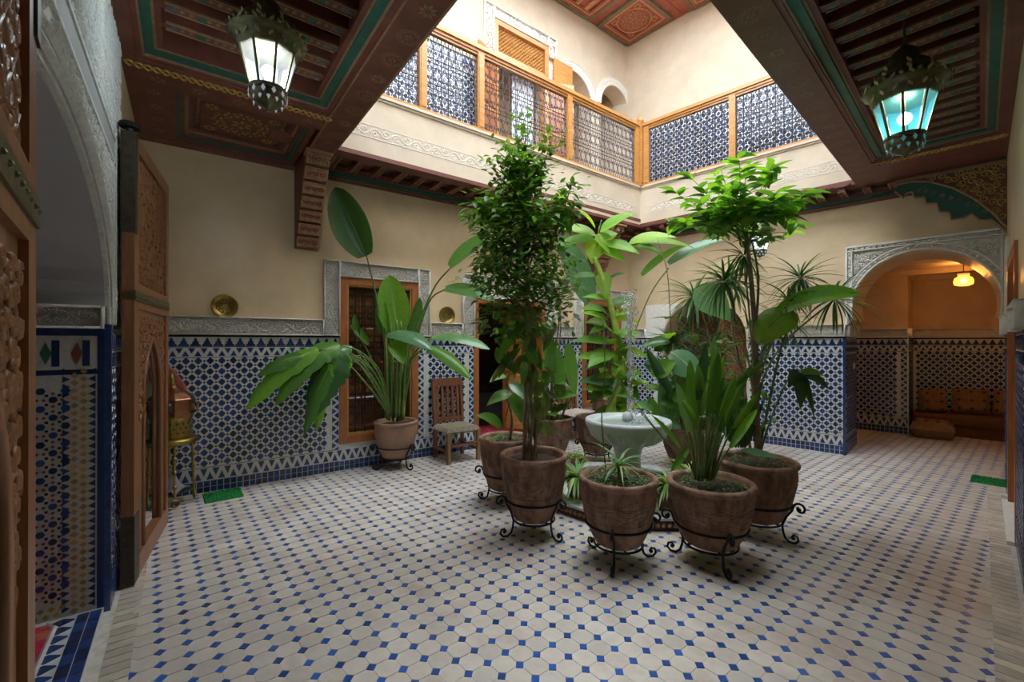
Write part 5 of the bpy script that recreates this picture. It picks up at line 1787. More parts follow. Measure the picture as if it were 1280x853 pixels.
class Foliage:
    """leaves of one plant: up to quota as single parts, the rest joined"""
    def __init__(s, root, quota=300, name='leaf'):
        s.root, s.q, s.name, s.mb, s.mats = root, quota, name, {}, {}
    def add(s, me, pos, d, up=(0, 0, 1), L_=.1, W=None):
        m = leaf_matrix(Vector(pos) - s.root.location, d, up, L_, W)
        if s.q > 0:
            s.q -= 1
            put(s.name, me, s.root, m)
        else:
            k = me.materials[0].name
            mb = s.mb.setdefault(k, MB())
            s.mats[k] = me.materials[0]
            mb.add([m @ v.co for v in me.vertices], [tuple(p.vertices) for p in me.polygons])
    def done(s):
        for k, mb in s.mb.items():
            stuff(mb.obj('foliage', s.mats[k], s.root, smooth=True))

def stem(root, pts, r, m_='stem_green', name='stem', n=6):
    pts = [Vector(p) - root.location for p in pts]
    # smooth the polyline
    out = []
    k = len(pts)
    for i in range(k - 1):
        p0, p1, p2, p3 = pts[max(i - 1, 0)], pts[i], pts[i + 1], pts[min(i + 2, k - 1)]
        for j in range(5):
            t = j / 5
            out.append(.5 * ((2 * p1) + (p2 - p0) * t + (2 * p0 - 5 * p1 + 4 * p2 - p3) * t * t + (3 * p1 - p0 - 3 * p2 + p3) * t ** 3))
    out.append(pts[-1])
    rs = [lerp(r[0], r[1], i / (len(out) - 1)) for i in range(len(out))] if isinstance(r, (tuple, list)) else r
    return MB().tube(out, rs, n).obj(name, M[m_], root, smooth=True)

def big_leaf(root, base, tip, width, m_, sag=.08, fold=.3, n=12, nrm=(0, -.6, .8), shape='paddle', rib=None, ragged=0.0, twist=0.0):
    base, tip = Vector(base) - root.location, Vector(tip) - root.location
    L_ = (tip - base).length
    nrm = Vector(nrm)
    f_ = SHAPES[shape]
    vs, fs, mid = [], [], []
    rr = random.Random(int(base.x * 1000 + tip.z * 777))
    for i in range(n + 1):
        t = i / n
        p = base.lerp(tip, t) + Vector((0, 0, 1)) * (sag * L_ * 4 * t * (1 - t))
        p2 = base.lerp(tip, min(1, t + .05)) + Vector((0, 0, 1)) * (sag * L_ * 4 * min(1, t + .05) * (1 - min(1, t + .05)))
        d = (p2 - p) if (p2 - p).length > 1e-6 else (tip - base)
        d.normalize()
        nn = Matrix.Rotation(twist * t, 3, d) @ nrm
        x = d.cross(nn)
        if x.length < 1e-4:
            x = d.orthogonal()
        x.normalize()
        z = x.cross(d)
        hw = width / 2 * max(.02, f_(min(.999, max(.001, t))))
        jl, jr = 1 - rr.random() * ragged, 1 - rr.random() * ragged
        vs += [p - x * hw * jl + z * hw * fold, p - x * hw * .5 * jl + z * hw * fold * .35, p, p + x * hw * .5 * jr + z * hw * fold * .35, p + x * hw * jr + z * hw * fold]
        mid.append(p - z * .003)
    for i in range(n):
        a = i * 5
        for q_ in range(4):
            fs.append((a + q_, a + q_ + 1, a + 5 + q_ + 1, a + 5 + q_))
    o = MB().add(vs, fs).obj('leaf', M[m_], root, smooth=True)
    if rib:
        MB().tube(mid, [lerp(.008, .002, i / n) * (width / .3) for i in range(n + 1)], 5).obj('midrib', M[rib], o, smooth=True)
    return o

rp = random.Random(21)
ovF = leaf_mesh('leaf', 'ovate', .46, .18, .25, M['leaf_ficus'])
ovD = leaf_mesh('leaf', 'ovate', .46, .25, .2, M['leaf_dark'])
ovB = leaf_mesh('leaf', 'ovate', .44, .2, .2, M['leaf_bright'])
ovM = leaf_mesh('leaf', 'ovate', .48, .25, .2, M['leaf_mid'])
ovO = leaf_mesh('leaf', 'lance', .34, .35, .2, M['leaf_olive'])
dracL = leaf_mesh('leaf', 'strap', .055, .35, .5, M['leaf_drac'], n=7)
spidL = leaf_mesh('leaf', 'strap', .075, .75, .5, M['leaf_mid'], n=8)
spidV = leaf_mesh('leaf', 'strap', .075, .75, .5, M['leaf_varieg'], n=8)
limeL = leaf_mesh('leaf', 'ovate', .38, .12, .25, M['leaf_lime'])
obD = leaf_mesh('leaf', 'obovate', .42, .2, .25, M['leaf_dark'])

def rosette_head(fo, me, c, L_, n, up=(0, 0, 1), spread=1.0, lo=-.5):
    for k in range(n):
        a = k * 2.399 + rp.uniform(-.2, .2)
        e = lerp(1.1, lo, (k + .5) / n) * spread
        d = Vector((math.cos(a) * math.cos(e), math.sin(a) * math.cos(e), math.sin(e)))
        fo.add(me, Vector(c) + d * .01, d, (0, 0, 1) if abs(d.z) < .95 else (1, 0, 0), L_ * rp.uniform(.8, 1.1))

# ---- 1 giant strelitzia by the wall
t, H = potted('potted_strelitzia', 'giant strelitzia with drooping torn leaves in a pot before the grilled window', -1.39, 5.27, .25, .565, m_='terracotta2', ridge=False)
plant_stand('iron stand under the giant strelitzia pot', -1.39, 5.27, .25, H, rot=math.radians(89))
D0 = 5.22
def S(u, v, d=D0):
    return at(u, v, d)
def stalk_leaf(root, pts, tip, width, m_, r=(.016, .008), sm='stem_green', **kw):
    stem(root, pts, r, sm)
    return big_leaf(root, pts[-1], tip, width, m_, **kw)
stalk_leaf(t, [S(491, 523), S(484, 450), S(470, 370, 5.1), S(458, 320, 4.9)], S(419, 234, 4.82), .44, 'leaf_dark', sag=.0, fold=.5, nrm=(-.1, -.95, .1), rib='stem_green')
stalk_leaf(t, [S(497, 523), S(499, 470), S(497, 418)], S(487, 344), .40, 'leaf_bright', sag=0, fold=.35, nrm=(.15, -1, .1), rib='stem_lime')
stalk_leaf(t, [S(493, 523), S(488, 460), S(483, 420)], S(478, 372), .20, 'leaf_bright', sag=0, fold=.6, nrm=(-.3, -1, .1))
stalk_leaf(t, [S(502, 523), S(512, 440), S(540, 365), S(563, 335, 5.0)], S(618, 294, 4.9), .26, 'leaf_strel', sag=.03, fold=.5, nrm=(-.4, -.7, .4), rib='stem_green')
stalk_leaf(t, [S(503, 523), S(515, 450), S(535, 380), S(556, 362, 5.0)], S(618, 376, 4.9), .24, 'leaf_strel', sag=.05, fold=.3, nrm=(0, -.7, .7), rib='stem_green')
stalk_leaf(t, [S(500, 523), S(510, 460), S(512, 430)], S(525, 372), .16, 'leaf_mid', sag=0, fold=.5, nrm=(.5, -.8, 0))
stalk_leaf(t, [S(500, 523), S(497, 455), S(484, 417, 5.0)], S(540, 438, 4.75), .26, 'leaf_blue', sag=.14, fold=-.35, nrm=(0, -.5, .85), rib='stem_green')
stalk_leaf(t, [S(504, 523), S(510, 455), S(540, 421, 5.0)], S(612, 437, 4.8), .26, 'leaf_blue', sag=.12, fold=-.3, nrm=(0, -.45, .9), ragged=.15)
stalk_leaf(t, [S(501, 523), S(505, 465), S(532, 432, 4.9)], S(588, 474, 4.7), .20, 'leaf_mid', sag=.10, fold=-.4, nrm=(-.2, -.5, .85), ragged=.2)
stalk_leaf(t, [S(498, 523), S(500, 460), S(492, 425, 5.0)], S(505, 455, 4.8), .22, 'leaf_bright', sag=.1, fold=.2, nrm=(0, -.9, .3))
# drooping left group
for (pts, tip, w, mm, fo_) in (
    ([(488, 520), (470, 470), (440, 443), (398, 437)], (308, 512), .30, 'leaf_bright', -.4),
    ([(488, 520), (466, 480), (440, 447), (405, 440)], (345, 506), .30, 'leaf_mid', -.3),
    ([(489, 520), (468, 475), (445, 447), (428, 440)], (388, 525), .46, 'leaf_dark', -.3),
    ([(490, 520), (470, 480), (450, 452), (436, 444)], (405, 492), .24, 'leaf_bright', -.5),
    ([(490, 520), (475, 465), (450, 440), (425, 432)], (368, 470), .34, 'leaf_strel', -.3),
    ([(487, 520), (462, 485), (430, 452), (395, 445)], (322, 470), .22, 'leaf_mid', -.4),
    ([(489, 520), (470, 470), (445, 450), (418, 450)], (380, 545), .22, 'leaf_strel', -.3),
    ([(490, 520), (473, 476), (452, 445), (440, 434)], (404, 452), .22, 'leaf_blue', -.6),
    ([(489, 520), (468, 478), (440, 450), (412, 455)], (396, 540), .20, 'leaf_bright', -.2),
    ([(490, 520), (474, 470), (455, 446), (437, 448)], (412, 488), .20, 'leaf_lime', -.5)):
    def DW(u):
        return min(D0, 5.369 / (.814 - .581 * (u - 640) / 550) - .34)
    stem(t, [S(u, v, DW(u)) for u, v in pts], (.014, .006), 'stem_green')
    big_leaf(t, S(*pts[-1], DW(pts[-1][0])), S(*tip, DW(tip[0])), w, mm, sag=.12, fold=fo_, nrm=(.15, -.8, .55), rib='stem_lime', ragged=.3, n=16)
stem(t, [S(492, 523), S(478, 480), S(460, 440), S(446, 418)], (.010, .005), 'stem_green')
big_leaf(t, S(448, 424), S(443, 393), .09, 'leaf_mid', fold=.6, nrm=(0, -1, .2))
big_leaf(t, S(461, 431), S(437, 405), .10, 'leaf_bright', fold=.3, nrm=(0, -.9, .4))
for k in range(13):
    a = k * 2.4
    stem(t, [S(494 + 10 * math.cos(a), 524 + 3 * math.sin(a), D0 + .05 * math.sin(a)), S(495 + 12 * math.cos(a), 480, D0 + .06 * math.sin(a)), S(495 + 15 * math.cos(a), 420 + 20 * math.sin(a), D0 + .07 * math.sin(a))], (.018, .008), 'stem_green' if k % 3 else 'stem_lime')

# ---- 2 pot at the back left with a small climber
t, H = potted('potted_fig', 'young broad-leaved plant in the pot nearest the doorway', -.06, 4.15, .245, .615)
plant_stand('iron stand of the pot nearest the doorway', -.06, 4.15, .245, H, rot=math.radians(168))
stem(t, [(-.02, 4.15, .58), at(640, 520, 4.15), at(632, 490, 4.15), at(640, 455, 4.1)], (.016, .008), 'trunk')
for (b, e, w, mm) in (((628, 535), (595, 520), .13, 'leaf_mid'), ((640, 492), (608, 508), .13, 'leaf_mid'), ((640, 492), (652, 530), .13, 'leaf_mid'), ((636, 480), (668, 510), .12, 'leaf_dark'), ((645, 500), (676, 545), .12, 'leaf_mid'), ((632, 470), (612, 478), .1, 'leaf_mid')):
    stem(t, [at(638, 500, 4.15), at(*b, 4.1)], .005)
    big_leaf(t, at(*b, 4.1), at(*e, 3.98), w, mm, sag=.1, fold=.2, nrm=(0, -.7, .7), shape='ovate')
fo = Foliage(t)
for k in range(26):
    a = rp.uniform(0, 6.28)
    d = Vector((math.cos(a), math.sin(a), rp.uniform(.6, 1.8))).normalized()
    fo.add(spidL, (-.06 + .12 * math.cos(a * 3), 4.15 + .12 * math.sin(a * 3), .56), d, (0, 0, 1), rp.uniform(.12, .2))

# ---- 3 ficus tree
t, H = potted('potted_ficus', 'tall bushy ficus tree with braided trunk in the pot left of the fountain', .17, 3.45, .255, .634)
plant_stand('iron stand under the bushy ficus tree', .17, 3.45, .255, H, rot=math.radians(-42))
rf = random.Random(5)
base = Vector((.14, 3.45, .58))
for k in range(6):
    a = 2 * PI * k / 6
    pts = []
    for i in range(8):
        f_ = i / 7
        aa = a + f_ * 3.5
        c = base.lerp(at(664, 400, 3.45), f_)
        pts.append(c + Vector((.050 * math.cos(aa), .036 * math.sin(aa), 0)) * (1 - .35 * f_))
    stem(t, pts, (.014, .009), 'trunk', 'trunk')
fo = Foliage(t, 300)
branch_tips = []
for k in range(44):
    f_ = k / 43
    z0 = lerp(405, 235, f_)
    st_ = at(660 - 6 * f_, z0, 3.45)
    spread = .50 * (1 - .55 * f_) * rf.uniform(.6, 1)
    a = k * 2.4
    tp_ = st_ + Vector((spread * math.cos(a) - .04, spread * math.sin(a) * .8, rf.uniform(.12, .34)))
    stem(t, [st_, st_.lerp(tp_, .5) + Vector((0, 0, .05)), tp_], (.010, .003), 'trunk', 'branch', 5)
    branch_tips.append((st_, tp_))
for (u0, v0, u1, v1) in ((655, 260, 655, 152), (655, 260, 690, 175), (650, 250, 640, 200), (690, 300, 715, 225), (650, 300, 595, 255), (660, 300, 625, 225)):
    st_, tp_ = at(u0, v0, 3.45), at(u1, v1, 3.42)
    stem(t, [st_, st_.lerp(tp_, .5) + Vector((.02, 0, .02)), tp_], (.009, .003), 'trunk', 'branch', 5)
    branch_tips += [(st_, tp_)] * 2
def leafy(fo, st_, tp_, n, me, L0, L1, out=.09, f0=.25, rr=rf):
    for j in range(n):
        f_ = rr.uniform(f0, 1.05)
        c = st_.lerp(tp_, f_) + Vector((rr.gauss(0, out * .5), rr.gauss(0, out * .5), rr.gauss(0, out * .5)))
        ax = (tp_ - st_).normalized()
        a = rr.uniform(0, 6.28)
        d = (ax * .5 + Vector((math.cos(a), math.sin(a), rr.uniform(-.55, .35)))).normalized()
        fo.add(me, c, d, (rr.uniform(-.3, .3), rr.uniform(-.5, .1), 1), rr.uniform(L0, L1))
order = []
for st_, tp_ in branch_tips:
    leafy(fo, st_, tp_, 52, ovF if rf.random() < .75 else (ovM if rf.random() < .6 else ovB), .055, .085)
for (u, v, ru, rv, n) in ((645, 345, .36, .38, 430), (650, 275, .38, .30, 380), (652, 205, .15, .20, 130), (605, 270, .16, .14, 110), (703, 260, .13, .18, 120), (640, 405, .30, .16, 150), (615, 330, .16, .2, 110), (690, 330, .14, .25, 110)):
    c0_ = at(u, v, 3.45)
    for k in range(n):
        while True:
            q_ = Vector((rf.uniform(-1, 1), rf.uniform(-1, 1), rf.uniform(-1, 1)))
            if .25 < q_.length < 1:
                break
        c = c0_ + Vector((q_.x * ru, q_.y * ru, q_.z * rv))
        d = (Vector((q_.x, q_.y, rf.uniform(-.7, .2))) + Vector((rf.gauss(0, .5), rf.gauss(0, .5), 0))).normalized()
        fo.add(rf.choice([ovF, ovF, ovF, ovM, ovB]), c, d, (rf.uniform(-.4, .4), rf.uniform(-.6, .1), 1), rf.uniform(.06, .10))
for k in range(60):
    c = at(rf.gauss(658, 16), rf.uniform(390, 470), 3.40 + rf.uniform(-.12, .12))
    a = rf.uniform(0, 6.28)
    fo.add(ovO if k % 3 else ovM, c, Vector((math.cos(a) * .7, math.sin(a) * .7, -.75)), (rf.uniform(-.4, .4), -.8, .5), rf.uniform(.12, .24), rf.uniform(.10, .18))
for k in range(24):
    c = at(rf.gauss(672, 9), rf.uniform(455, 530), 3.40)
    a = rf.uniform(0, 6.28)
    fo.add(ovO, c, Vector((math.cos(a) * .5, -.3, -.8)), (0, -.8, .5), rf.uniform(.08, .15))
fo.done()

# ---- 4 slender rubber plant behind the ficus
t, H = potted('potted_rubber_plant', 'slender dark-leaved plant on two thin stems behind the ficus', .48, 5.38, .25, .59, cover=260)
D4 = 5.3
stem(t, [at(690, 530, D4), at(690, 460, D4), at(697, 420, D4), at(702, 370, D4), at(716, 318, D4)], (.014, .005), 'trunk')
stem(t, [at(696, 530, D4), at(694, 470, D4), at(701, 410, D4), at(698, 350, D4)], (.012, .005), 'trunk')
stem(t, [at(683, 532, D4), at(684, 480, D4), at(682, 440, D4)], (.012, .007), 'stem_green')
fo = Foliage(t, 300)
for (u, v, n, s_) in ((700, 372, 34, .16), (694, 345, 26, .15), (712, 322, 22, .14), (708, 395, 18, .15), (690, 395, 12, .14), (715, 350, 16, .14)):
    for k in range(n):
        c = at(u + rp.gauss(0, 9), v + rp.gauss(0, 9), D4 + rp.uniform(-.15, .15))
        a = rp.uniform(0, 6.28)
        fo.add(obD, c, Vector((math.cos(a), math.sin(a), rp.uniform(-.7, .5))), (0, -.5, .8), s_ * rp.uniform(.7, 1.1))
for k in range(26):
    c = at(688 + rp.gauss(0, 5), rp.uniform(455, 520), D4)
    a = k * 2.4
    fo.add(ovM if k % 3 else ovO, c, Vector((math.cos(a), math.sin(a), rp.uniform(-.2, .8))), (0, -.6, .8), rp.uniform(.2, .38))
fo.done()
big_leaf(t, at(737, 378, 5.72), at(700, 292, 5.66), .42, 'leaf_blue', sag=0, fold=.25, nrm=(.3, -.9, .2), rib='stem_green')
stem(t, [at(700, 528, D4), at(722, 460, 5.5), at(737, 378, 5.72)], (.014, .008), 'stem_green')
for (u, v) in ((703, 470), (718, 465), (690, 440)):
    big_leaf(t, at(u - 8, v - 35, D4), at(u, v + 30, D4 - .1), .16, 'leaf_mid', sag=.03, fold=.3, nrm=(0, -1, .3))

# ---- 10 tall lime philodendron left behind the fountain
t, H = potted('potted_philodendron', 'tall lime green philodendron with a thick stem behind the fountain', 1.06, 5.52, .25, .58)
plant_stand('iron stand under the lime philodendron', 1.06, 5.52, .25, H, rot=math.radians(200))
D5 = 5.3
stem(t, [at(752, 535, D5), at(778, 470, D5), at(770, 410, D5), at(755, 355, D5), at(743, 322, D5)], (.050, .030), 'stem_lime', 'stalk', 8)
for (bu, bv, tu_, tv, w, mm) in (
    (745, 295, 697, 286, .24, 'leaf_lime'), (745, 300, 696, 308, .22, 'leaf_bright'), (744, 285, 722, 262, .20, 'leaf_lime'), (750, 290, 796, 267, .22, 'leaf_bright'),
    (752, 300, 772, 292, .22, 'leaf_lime'), (748, 300, 740, 330, .28, 'leaf_lime'), (750, 312, 782, 328, .2, 'leaf_bright'), (755, 305, 800, 318, .22, 'leaf_bright'), (748, 292, 762, 318, .24, 'leaf_lime'),
    (785, 305, 846, 297, .24, 'leaf_lime'), (790, 308, 830, 320, .2, 'leaf_bright'), (800, 304, 868, 310, .16, 'leaf_lime'), (760, 350, 782, 342, .12, 'leaf_mid'),
    (748, 345, 705, 350, .12, 'leaf_mid'), (752, 340, 758, 375, .2, 'leaf_lime'), (765, 395, 792, 388, .12, 'leaf_lime'), (762, 375, 728, 372, .12, 'leaf_bright'),
    (770, 420, 802, 418, .16, 'leaf_bright'), (768, 430, 712, 428, .16, 'leaf_mid'), (765, 440, 735, 460, .24, 'leaf_mid'), (770, 438, 812, 448, .18, 'leaf_lime'), (765, 450, 720, 448, .18, 'leaf_bright'),
    (768, 470, 738, 505, .22, 'leaf_mid'), (775, 470, 800, 500, .2, 'leaf_mid'), (770, 455, 790, 430, .2, 'leaf_bright'), (765, 480, 724, 478, .18, 'leaf_blue'), (760, 400, 726, 392, .12, 'leaf_bright'), (772, 485, 812, 478, .14, 'leaf_lime')):
    dd = D5 + rp.uniform(-.25, .05)
    big_leaf(t, at(bu, bv, D5), at(tu_, tv, dd), w, mm, sag=.06, fold=.25, nrm=(rp.uniform(-.3, .3), -.7, .75), shape='ovate', rib='stem_lime')
stem(t, [at(745, 345, D5), at(747, 315, D5), at(748, 290, D5), at(752, 275, D5)], (.016, .006), 'stem_green')
stem(t, [at(748, 320, D5), at(770, 310, D5), at(800, 305, D5), at(830, 300, D5)], (.008, .004), 'stem_pale')
stem(t, [at(770, 500, D5), at(785, 440, D5), at(812, 370, D5), at(836, 335, D5)], (.010, .006), 'stem_green')
big_leaf(t, at(803, 345, D5), at(855, 308, D5 - .1), .18, 'leaf_mid', sag=.05, fold=.4, nrm=(0, -.5, .9))
big_leaf(t, at(836, 330, D5), at(905, 300, D5 - .2), .22, 'leaf_blue', sag=.06, fold=.25, nrm=(0, -.6, .8), rib='stem_green')

rq = random.Random(77)
for k in range(46):
    v0 = rq.uniform(375, 520)
    u0 = lerp(760, 772, (v0 - 375) / 145)
    a = k * 2.4
    b_ = at(u0, v0, D5)
    L_ = rq.uniform(.20, .34)
    e_ = b_ + Vector((math.cos(a) * L_ * 1.15, math.sin(a) * L_ * .7, rq.uniform(-.16, .10)))
    big_leaf(t, b_ + (e_ - b_) * .15, e_, rq.uniform(.12, .2), rq.choice(['leaf_mid', 'leaf_bright', 'leaf_bright', 'leaf_lime', 'leaf_mid']), sag=.08, fold=.25, nrm=(rq.uniform(-.3, .3), -.6, .8), shape='ovate', n=8)

# ---- 9 small pot by the far window
t, H = potted('potted_monstera', 'small broad-leaved plant in a clay pot below the far window', 1.50, 7.12, .20, .62, zb=.02)
for (bu, bv, tu_, tv, w, mm) in ((757, 490, 735, 490, .28, 'leaf_mid'), (762, 488, 790, 496, .32, 'leaf_bright'), (760, 480, 745, 455, .25, 'leaf_mid'), (766, 486, 795, 470, .3, 'leaf_blue'), (760, 490, 770, 520, .3, 'leaf_bright'), (765, 470, 790, 440, .22, 'leaf_mid')):
    stem(t, [at(760, 495, 7.1), at(bu, bv, 7.05)], .008)
    big_leaf(t, at(bu, bv, 7.05), at(tu_, tv, 6.9), w, mm, sag=.08, fold=.2, nrm=(0, -.7, .7), shape='ovate', ragged=.2)

# ---- 8 dracaena group right behind the fountain
t, H = potted('potted_dracaena', 'spiky dracaena with big pale leaves in the bowl behind the fountain', 2.12, 5.32, .30, .50, zb=.03)
D8 = 5.3
fo = Foliage(t, 300)
for (u0, u1, v1, L_, n) in ((845, 838, 398, 0, 0), (855, 868, 372, .42, 44), (862, 912, 350, .46, 46), (852, 842, 430, .40, 34), (870, 895, 430, .42, 34), (866, 880, 470, .36, 26)):
    stem(t, [at(u0, 535, D8), at(lerp(u0, u1, .4), 480, D8), at(u1, v1, D8)], (.020, .012) if L_ else (.012, .006), 'trunk' if L_ else 'stem_pale')
    if L_:
        rosette_head(fo, dracL, at(u1, v1, D8), L_ * 1.1, n + 14, lo=-.9)
for (c, n, L_, mm) in (((838, 398), 6, .26, M['leaf_blue']), ((838, 420), 5, .30, M['leaf_blue'])):
    lm = leaf_mesh('leaf', 'ovate', .42, .15, .15, mm)
    for k in range(n):
        a = k * 2 * PI / n + .4
        fo.add(lm, at(*c, D8), Vector((math.cos(a), math.sin(a), .15)), (0, 0, 1), L_)
fo.done()
stem(t, [at(838, 400, D8), at(834, 340, 5.02), at(822, 300, 4.92)], (.007, .005), 'stem_pale')
big_leaf(t, at(868, 360, 4.7), at(914, 402, 4.6), .34, 'leaf_blue', sag=.05, fold=.15, nrm=(-.3, -.9, .3), shape='ovate', rib='stem_pale')
stem(t, [at(868, 530, 5.2), at(890, 450, 4.9), at(868, 360, 4.7)], (.009, .006), 'stem_pale')
big_leaf(t, at(838, 440, 4.9), at(880, 478, 4.7), .36, 'leaf_blue', sag=.05, fold=-.2, nrm=(-.1, -.8, .5), shape='ovate', rib='stem_pale')
big_leaf(t, at(815, 470, 4.9), at(846, 452, 4.8), .22, 'leaf_bright', sag=.05, fold=.2, nrm=(0, -.8, .5), shape='ovate')
big_leaf(t, at(838, 490, 4.9), at(808, 435, 4.8), .12, 'leaf_dark', sag=.0, fold=.5, nrm=(-.5, -.8, .2))
big_leaf(t, at(840, 500, 4.9), at(872, 488, 4.8), .22, 'leaf_mid', sag=.05, fold=.2, nrm=(0, -.8, .5), shape='ovate')
for k in range(9):
    u = 818 + k * 9
    big_leaf(t, at(u, rp.uniform(500, 530), 5.1), at(u + rp.uniform(-28, 28), rp.uniform(440, 500), 5.0), .16, rp.choice(['leaf_mid', 'leaf_bright', 'leaf_blue']), sag=.06, fold=.3, nrm=(0, -.8, .5), shape='ovate')

for k in range(44):
    u, v = rp.uniform(812, 905), rp.uniform(420, 535)
    a = rp.uniform(0, 6.28)
    b_ = at(u, v, 5.15 + rp.uniform(-.25, .25))
    big_leaf(t, b_, b_ + Vector((math.cos(a) * .26, math.sin(a) * .12, rp.uniform(-.2, .16))), rp.uniform(.08, .17), rp.choice(['leaf_mid', 'leaf_bright', 'leaf_blue', 'leaf_strel', 'leaf_dark']), sag=.08, fold=.3, nrm=(rp.uniform(-.3, .3), -.7, .7), shape='ovate', n=8)
fo2 = Foliage(t, 300, 'strap_leaf')
for k in range(150):
    b_ = at(rp.uniform(825, 905), rp.uniform(440, 540), 5.2)
    a = rp.uniform(0, 6.28)
    fo2.add(dracL, b_, Vector((math.cos(a), math.sin(a) * .6, rp.uniform(.2, 1.6))), (0, -.5, .8), rp.uniform(.25, .42))

# ---- 7 tall tree on the right
t, H = potted('potted_umbrella_tree', 'tall umbrella tree with flat leafy crown in the right-hand pot', 1.91, 3.45, .285, .59, cover=240)
plant_stand('iron stand under the tall umbrella tree', 1.91, 3.45, .285, H, rot=math.radians(-47))
D7 = 3.45
stem(t, [at(947, 568, D7), at(945, 500, D7), at(944, 420, D7), at(938, 340, D7), at(932, 290, D7)], (.026, .014), 'trunk', 'trunk', 8)
stem(t, [at(944, 420, D7), at(948, 350, D7), at(940, 300, D7)], (.012, .008), 'trunk', 'trunk')
stem(t, [at(938, 566, D7), at(930, 480, D7), at(915, 400, D7), at(930, 330, D7)], (.012, .008), 'stem_pale', 'trunk')
fo = Foliage(t, 300)
rc = random.Random(9)
for k in range(30):
    a = k * 2.4
    r_ = .60 * math.sqrt((k + .5) / 30)
    st_ = at(933, 300, D7)
    st_ = at(931 + rc.uniform(-6, 6), rc.uniform(262, 312), D7)
    tp_ = at(922, 252, D7) + Vector((r_ * math.cos(a), r_ * math.sin(a) * .75, rc.uniform(-.20, .18) + .14 * (1 - r_ / .6)))
    stem(t, [st_, st_.lerp(tp_, .55) + Vector((0, 0, .03)), tp_], (.005, .002), 'stem_green', 'branch', 5)
    for j in range(22):
        f_ = rc.uniform(.3, 1.1)
        c = st_.lerp(tp_, f_)
        b = rc.uniform(0, 6.28)
        d = ((tp_ - st_).normalized() * .5 + Vector((math.cos(b), math.sin(b), rc.uniform(-.5, .3)))).normalized()
        fo.add(ovB if rc.random() < .7 else (ovM if rc.random() < .7 else leaf_mesh('leaf', 'ovate', .42, .2, .2, M['leaf_blue'])), c, d, (0, 0, 1), rc.uniform(.10, .17))
fo.done()
fo = Foliage(t, 300, 'strap_leaf')
for (u, v, dd, L_, n) in ((1000, 348, 3.6, .30, 40), (1043, 375, 3.5, .32, 38), (905, 352, 3.5, .32, 40), (975, 400, 3.6, .30, 30), (930, 320, 3.5, .26, 30), (985, 375, 3.55, .28, 26)):
    c = at(u, v, dd)
    stem(t, [at(945, 560, D7), at(943 + (u - 945) * .06, 490, D7), at(lerp(945, u, .35), 430, lerp(D7, dd, .5)), c], (.010, .007), 'stem_pale', 'cane')
    rosette_head(fo, dracL, c, L_ * 1.1, n + 8, lo=-1.1)
fo.done()
stem(t, [at(948, 566, D7), at(962, 500, D7), at(975, 440, D7), at(990, 395, D7)], (.012, .007), 'stem_green')
big_leaf(t, at(972, 392, D7), at(1075, 368, 3.3), .20, 'leaf_bright', sag=.10, fold=.3, nrm=(.1, -.55, .85), rib='stem_lime', twist=.5)
big_leaf(t, at(992, 388, D7), at(948, 430, 3.3), .28, 'leaf_lime', sag=.12, fold=-.25, nrm=(-.2, -.7, .6), rib='stem_green')
stem(t, [at(950, 566, D7), at(965, 520, D7), at(985, 475, D7), at(1003, 462, D7)], (.009, .005), 'stem_green')
for (tu_, tv, w) in ((1000, 512, .13), (1037, 488, .11), (1030, 470, .08), (985, 485, .11), (1018, 525, .07)):
    big_leaf(t, at(1000, 466, D7), at(tu_, tv, 3.35), w, 'leaf_dark' if tv > 480 else 'leaf_mid', sag=.10, fold=.25, nrm=(.1, -.8, .6), shape='ovate')
fo = Foliage(t, 300, 'strap_leaf')
for k in range(120):
    b_ = at(rp.uniform(905, 962), rp.uniform(405, 545), D7 + rp.uniform(-.05, .25))
    a = rp.uniform(0, 6.28)
    fo.add(dracL if k % 3 else ovM, b_, Vector((math.cos(a), math.sin(a) * .6, rp.uniform(-.3, 1.4))), (0, -.5, .8), rp.uniform(.12, .30) if k % 3 else rp.uniform(.06, .12))
big_leaf(t, at(925, 562, 3.35), at(978, 574, 3.18), .12, 'leaf_blue', sag=.02, fold=.05, nrm=(0, -.3, .95), shape='ovate')
for k in range(14):
    a = k * 2.4
    big_leaf(t, at(925 + 6 * math.cos(a), 560, D7), at(915 + 40 * math.cos(a), 470 + 50 * rp.random(), D7 + .1 * math.sin(a)), .05, 'leaf_drac', sag=.1, fold=.4, nrm=(0, -.8, .5), shape='strap')

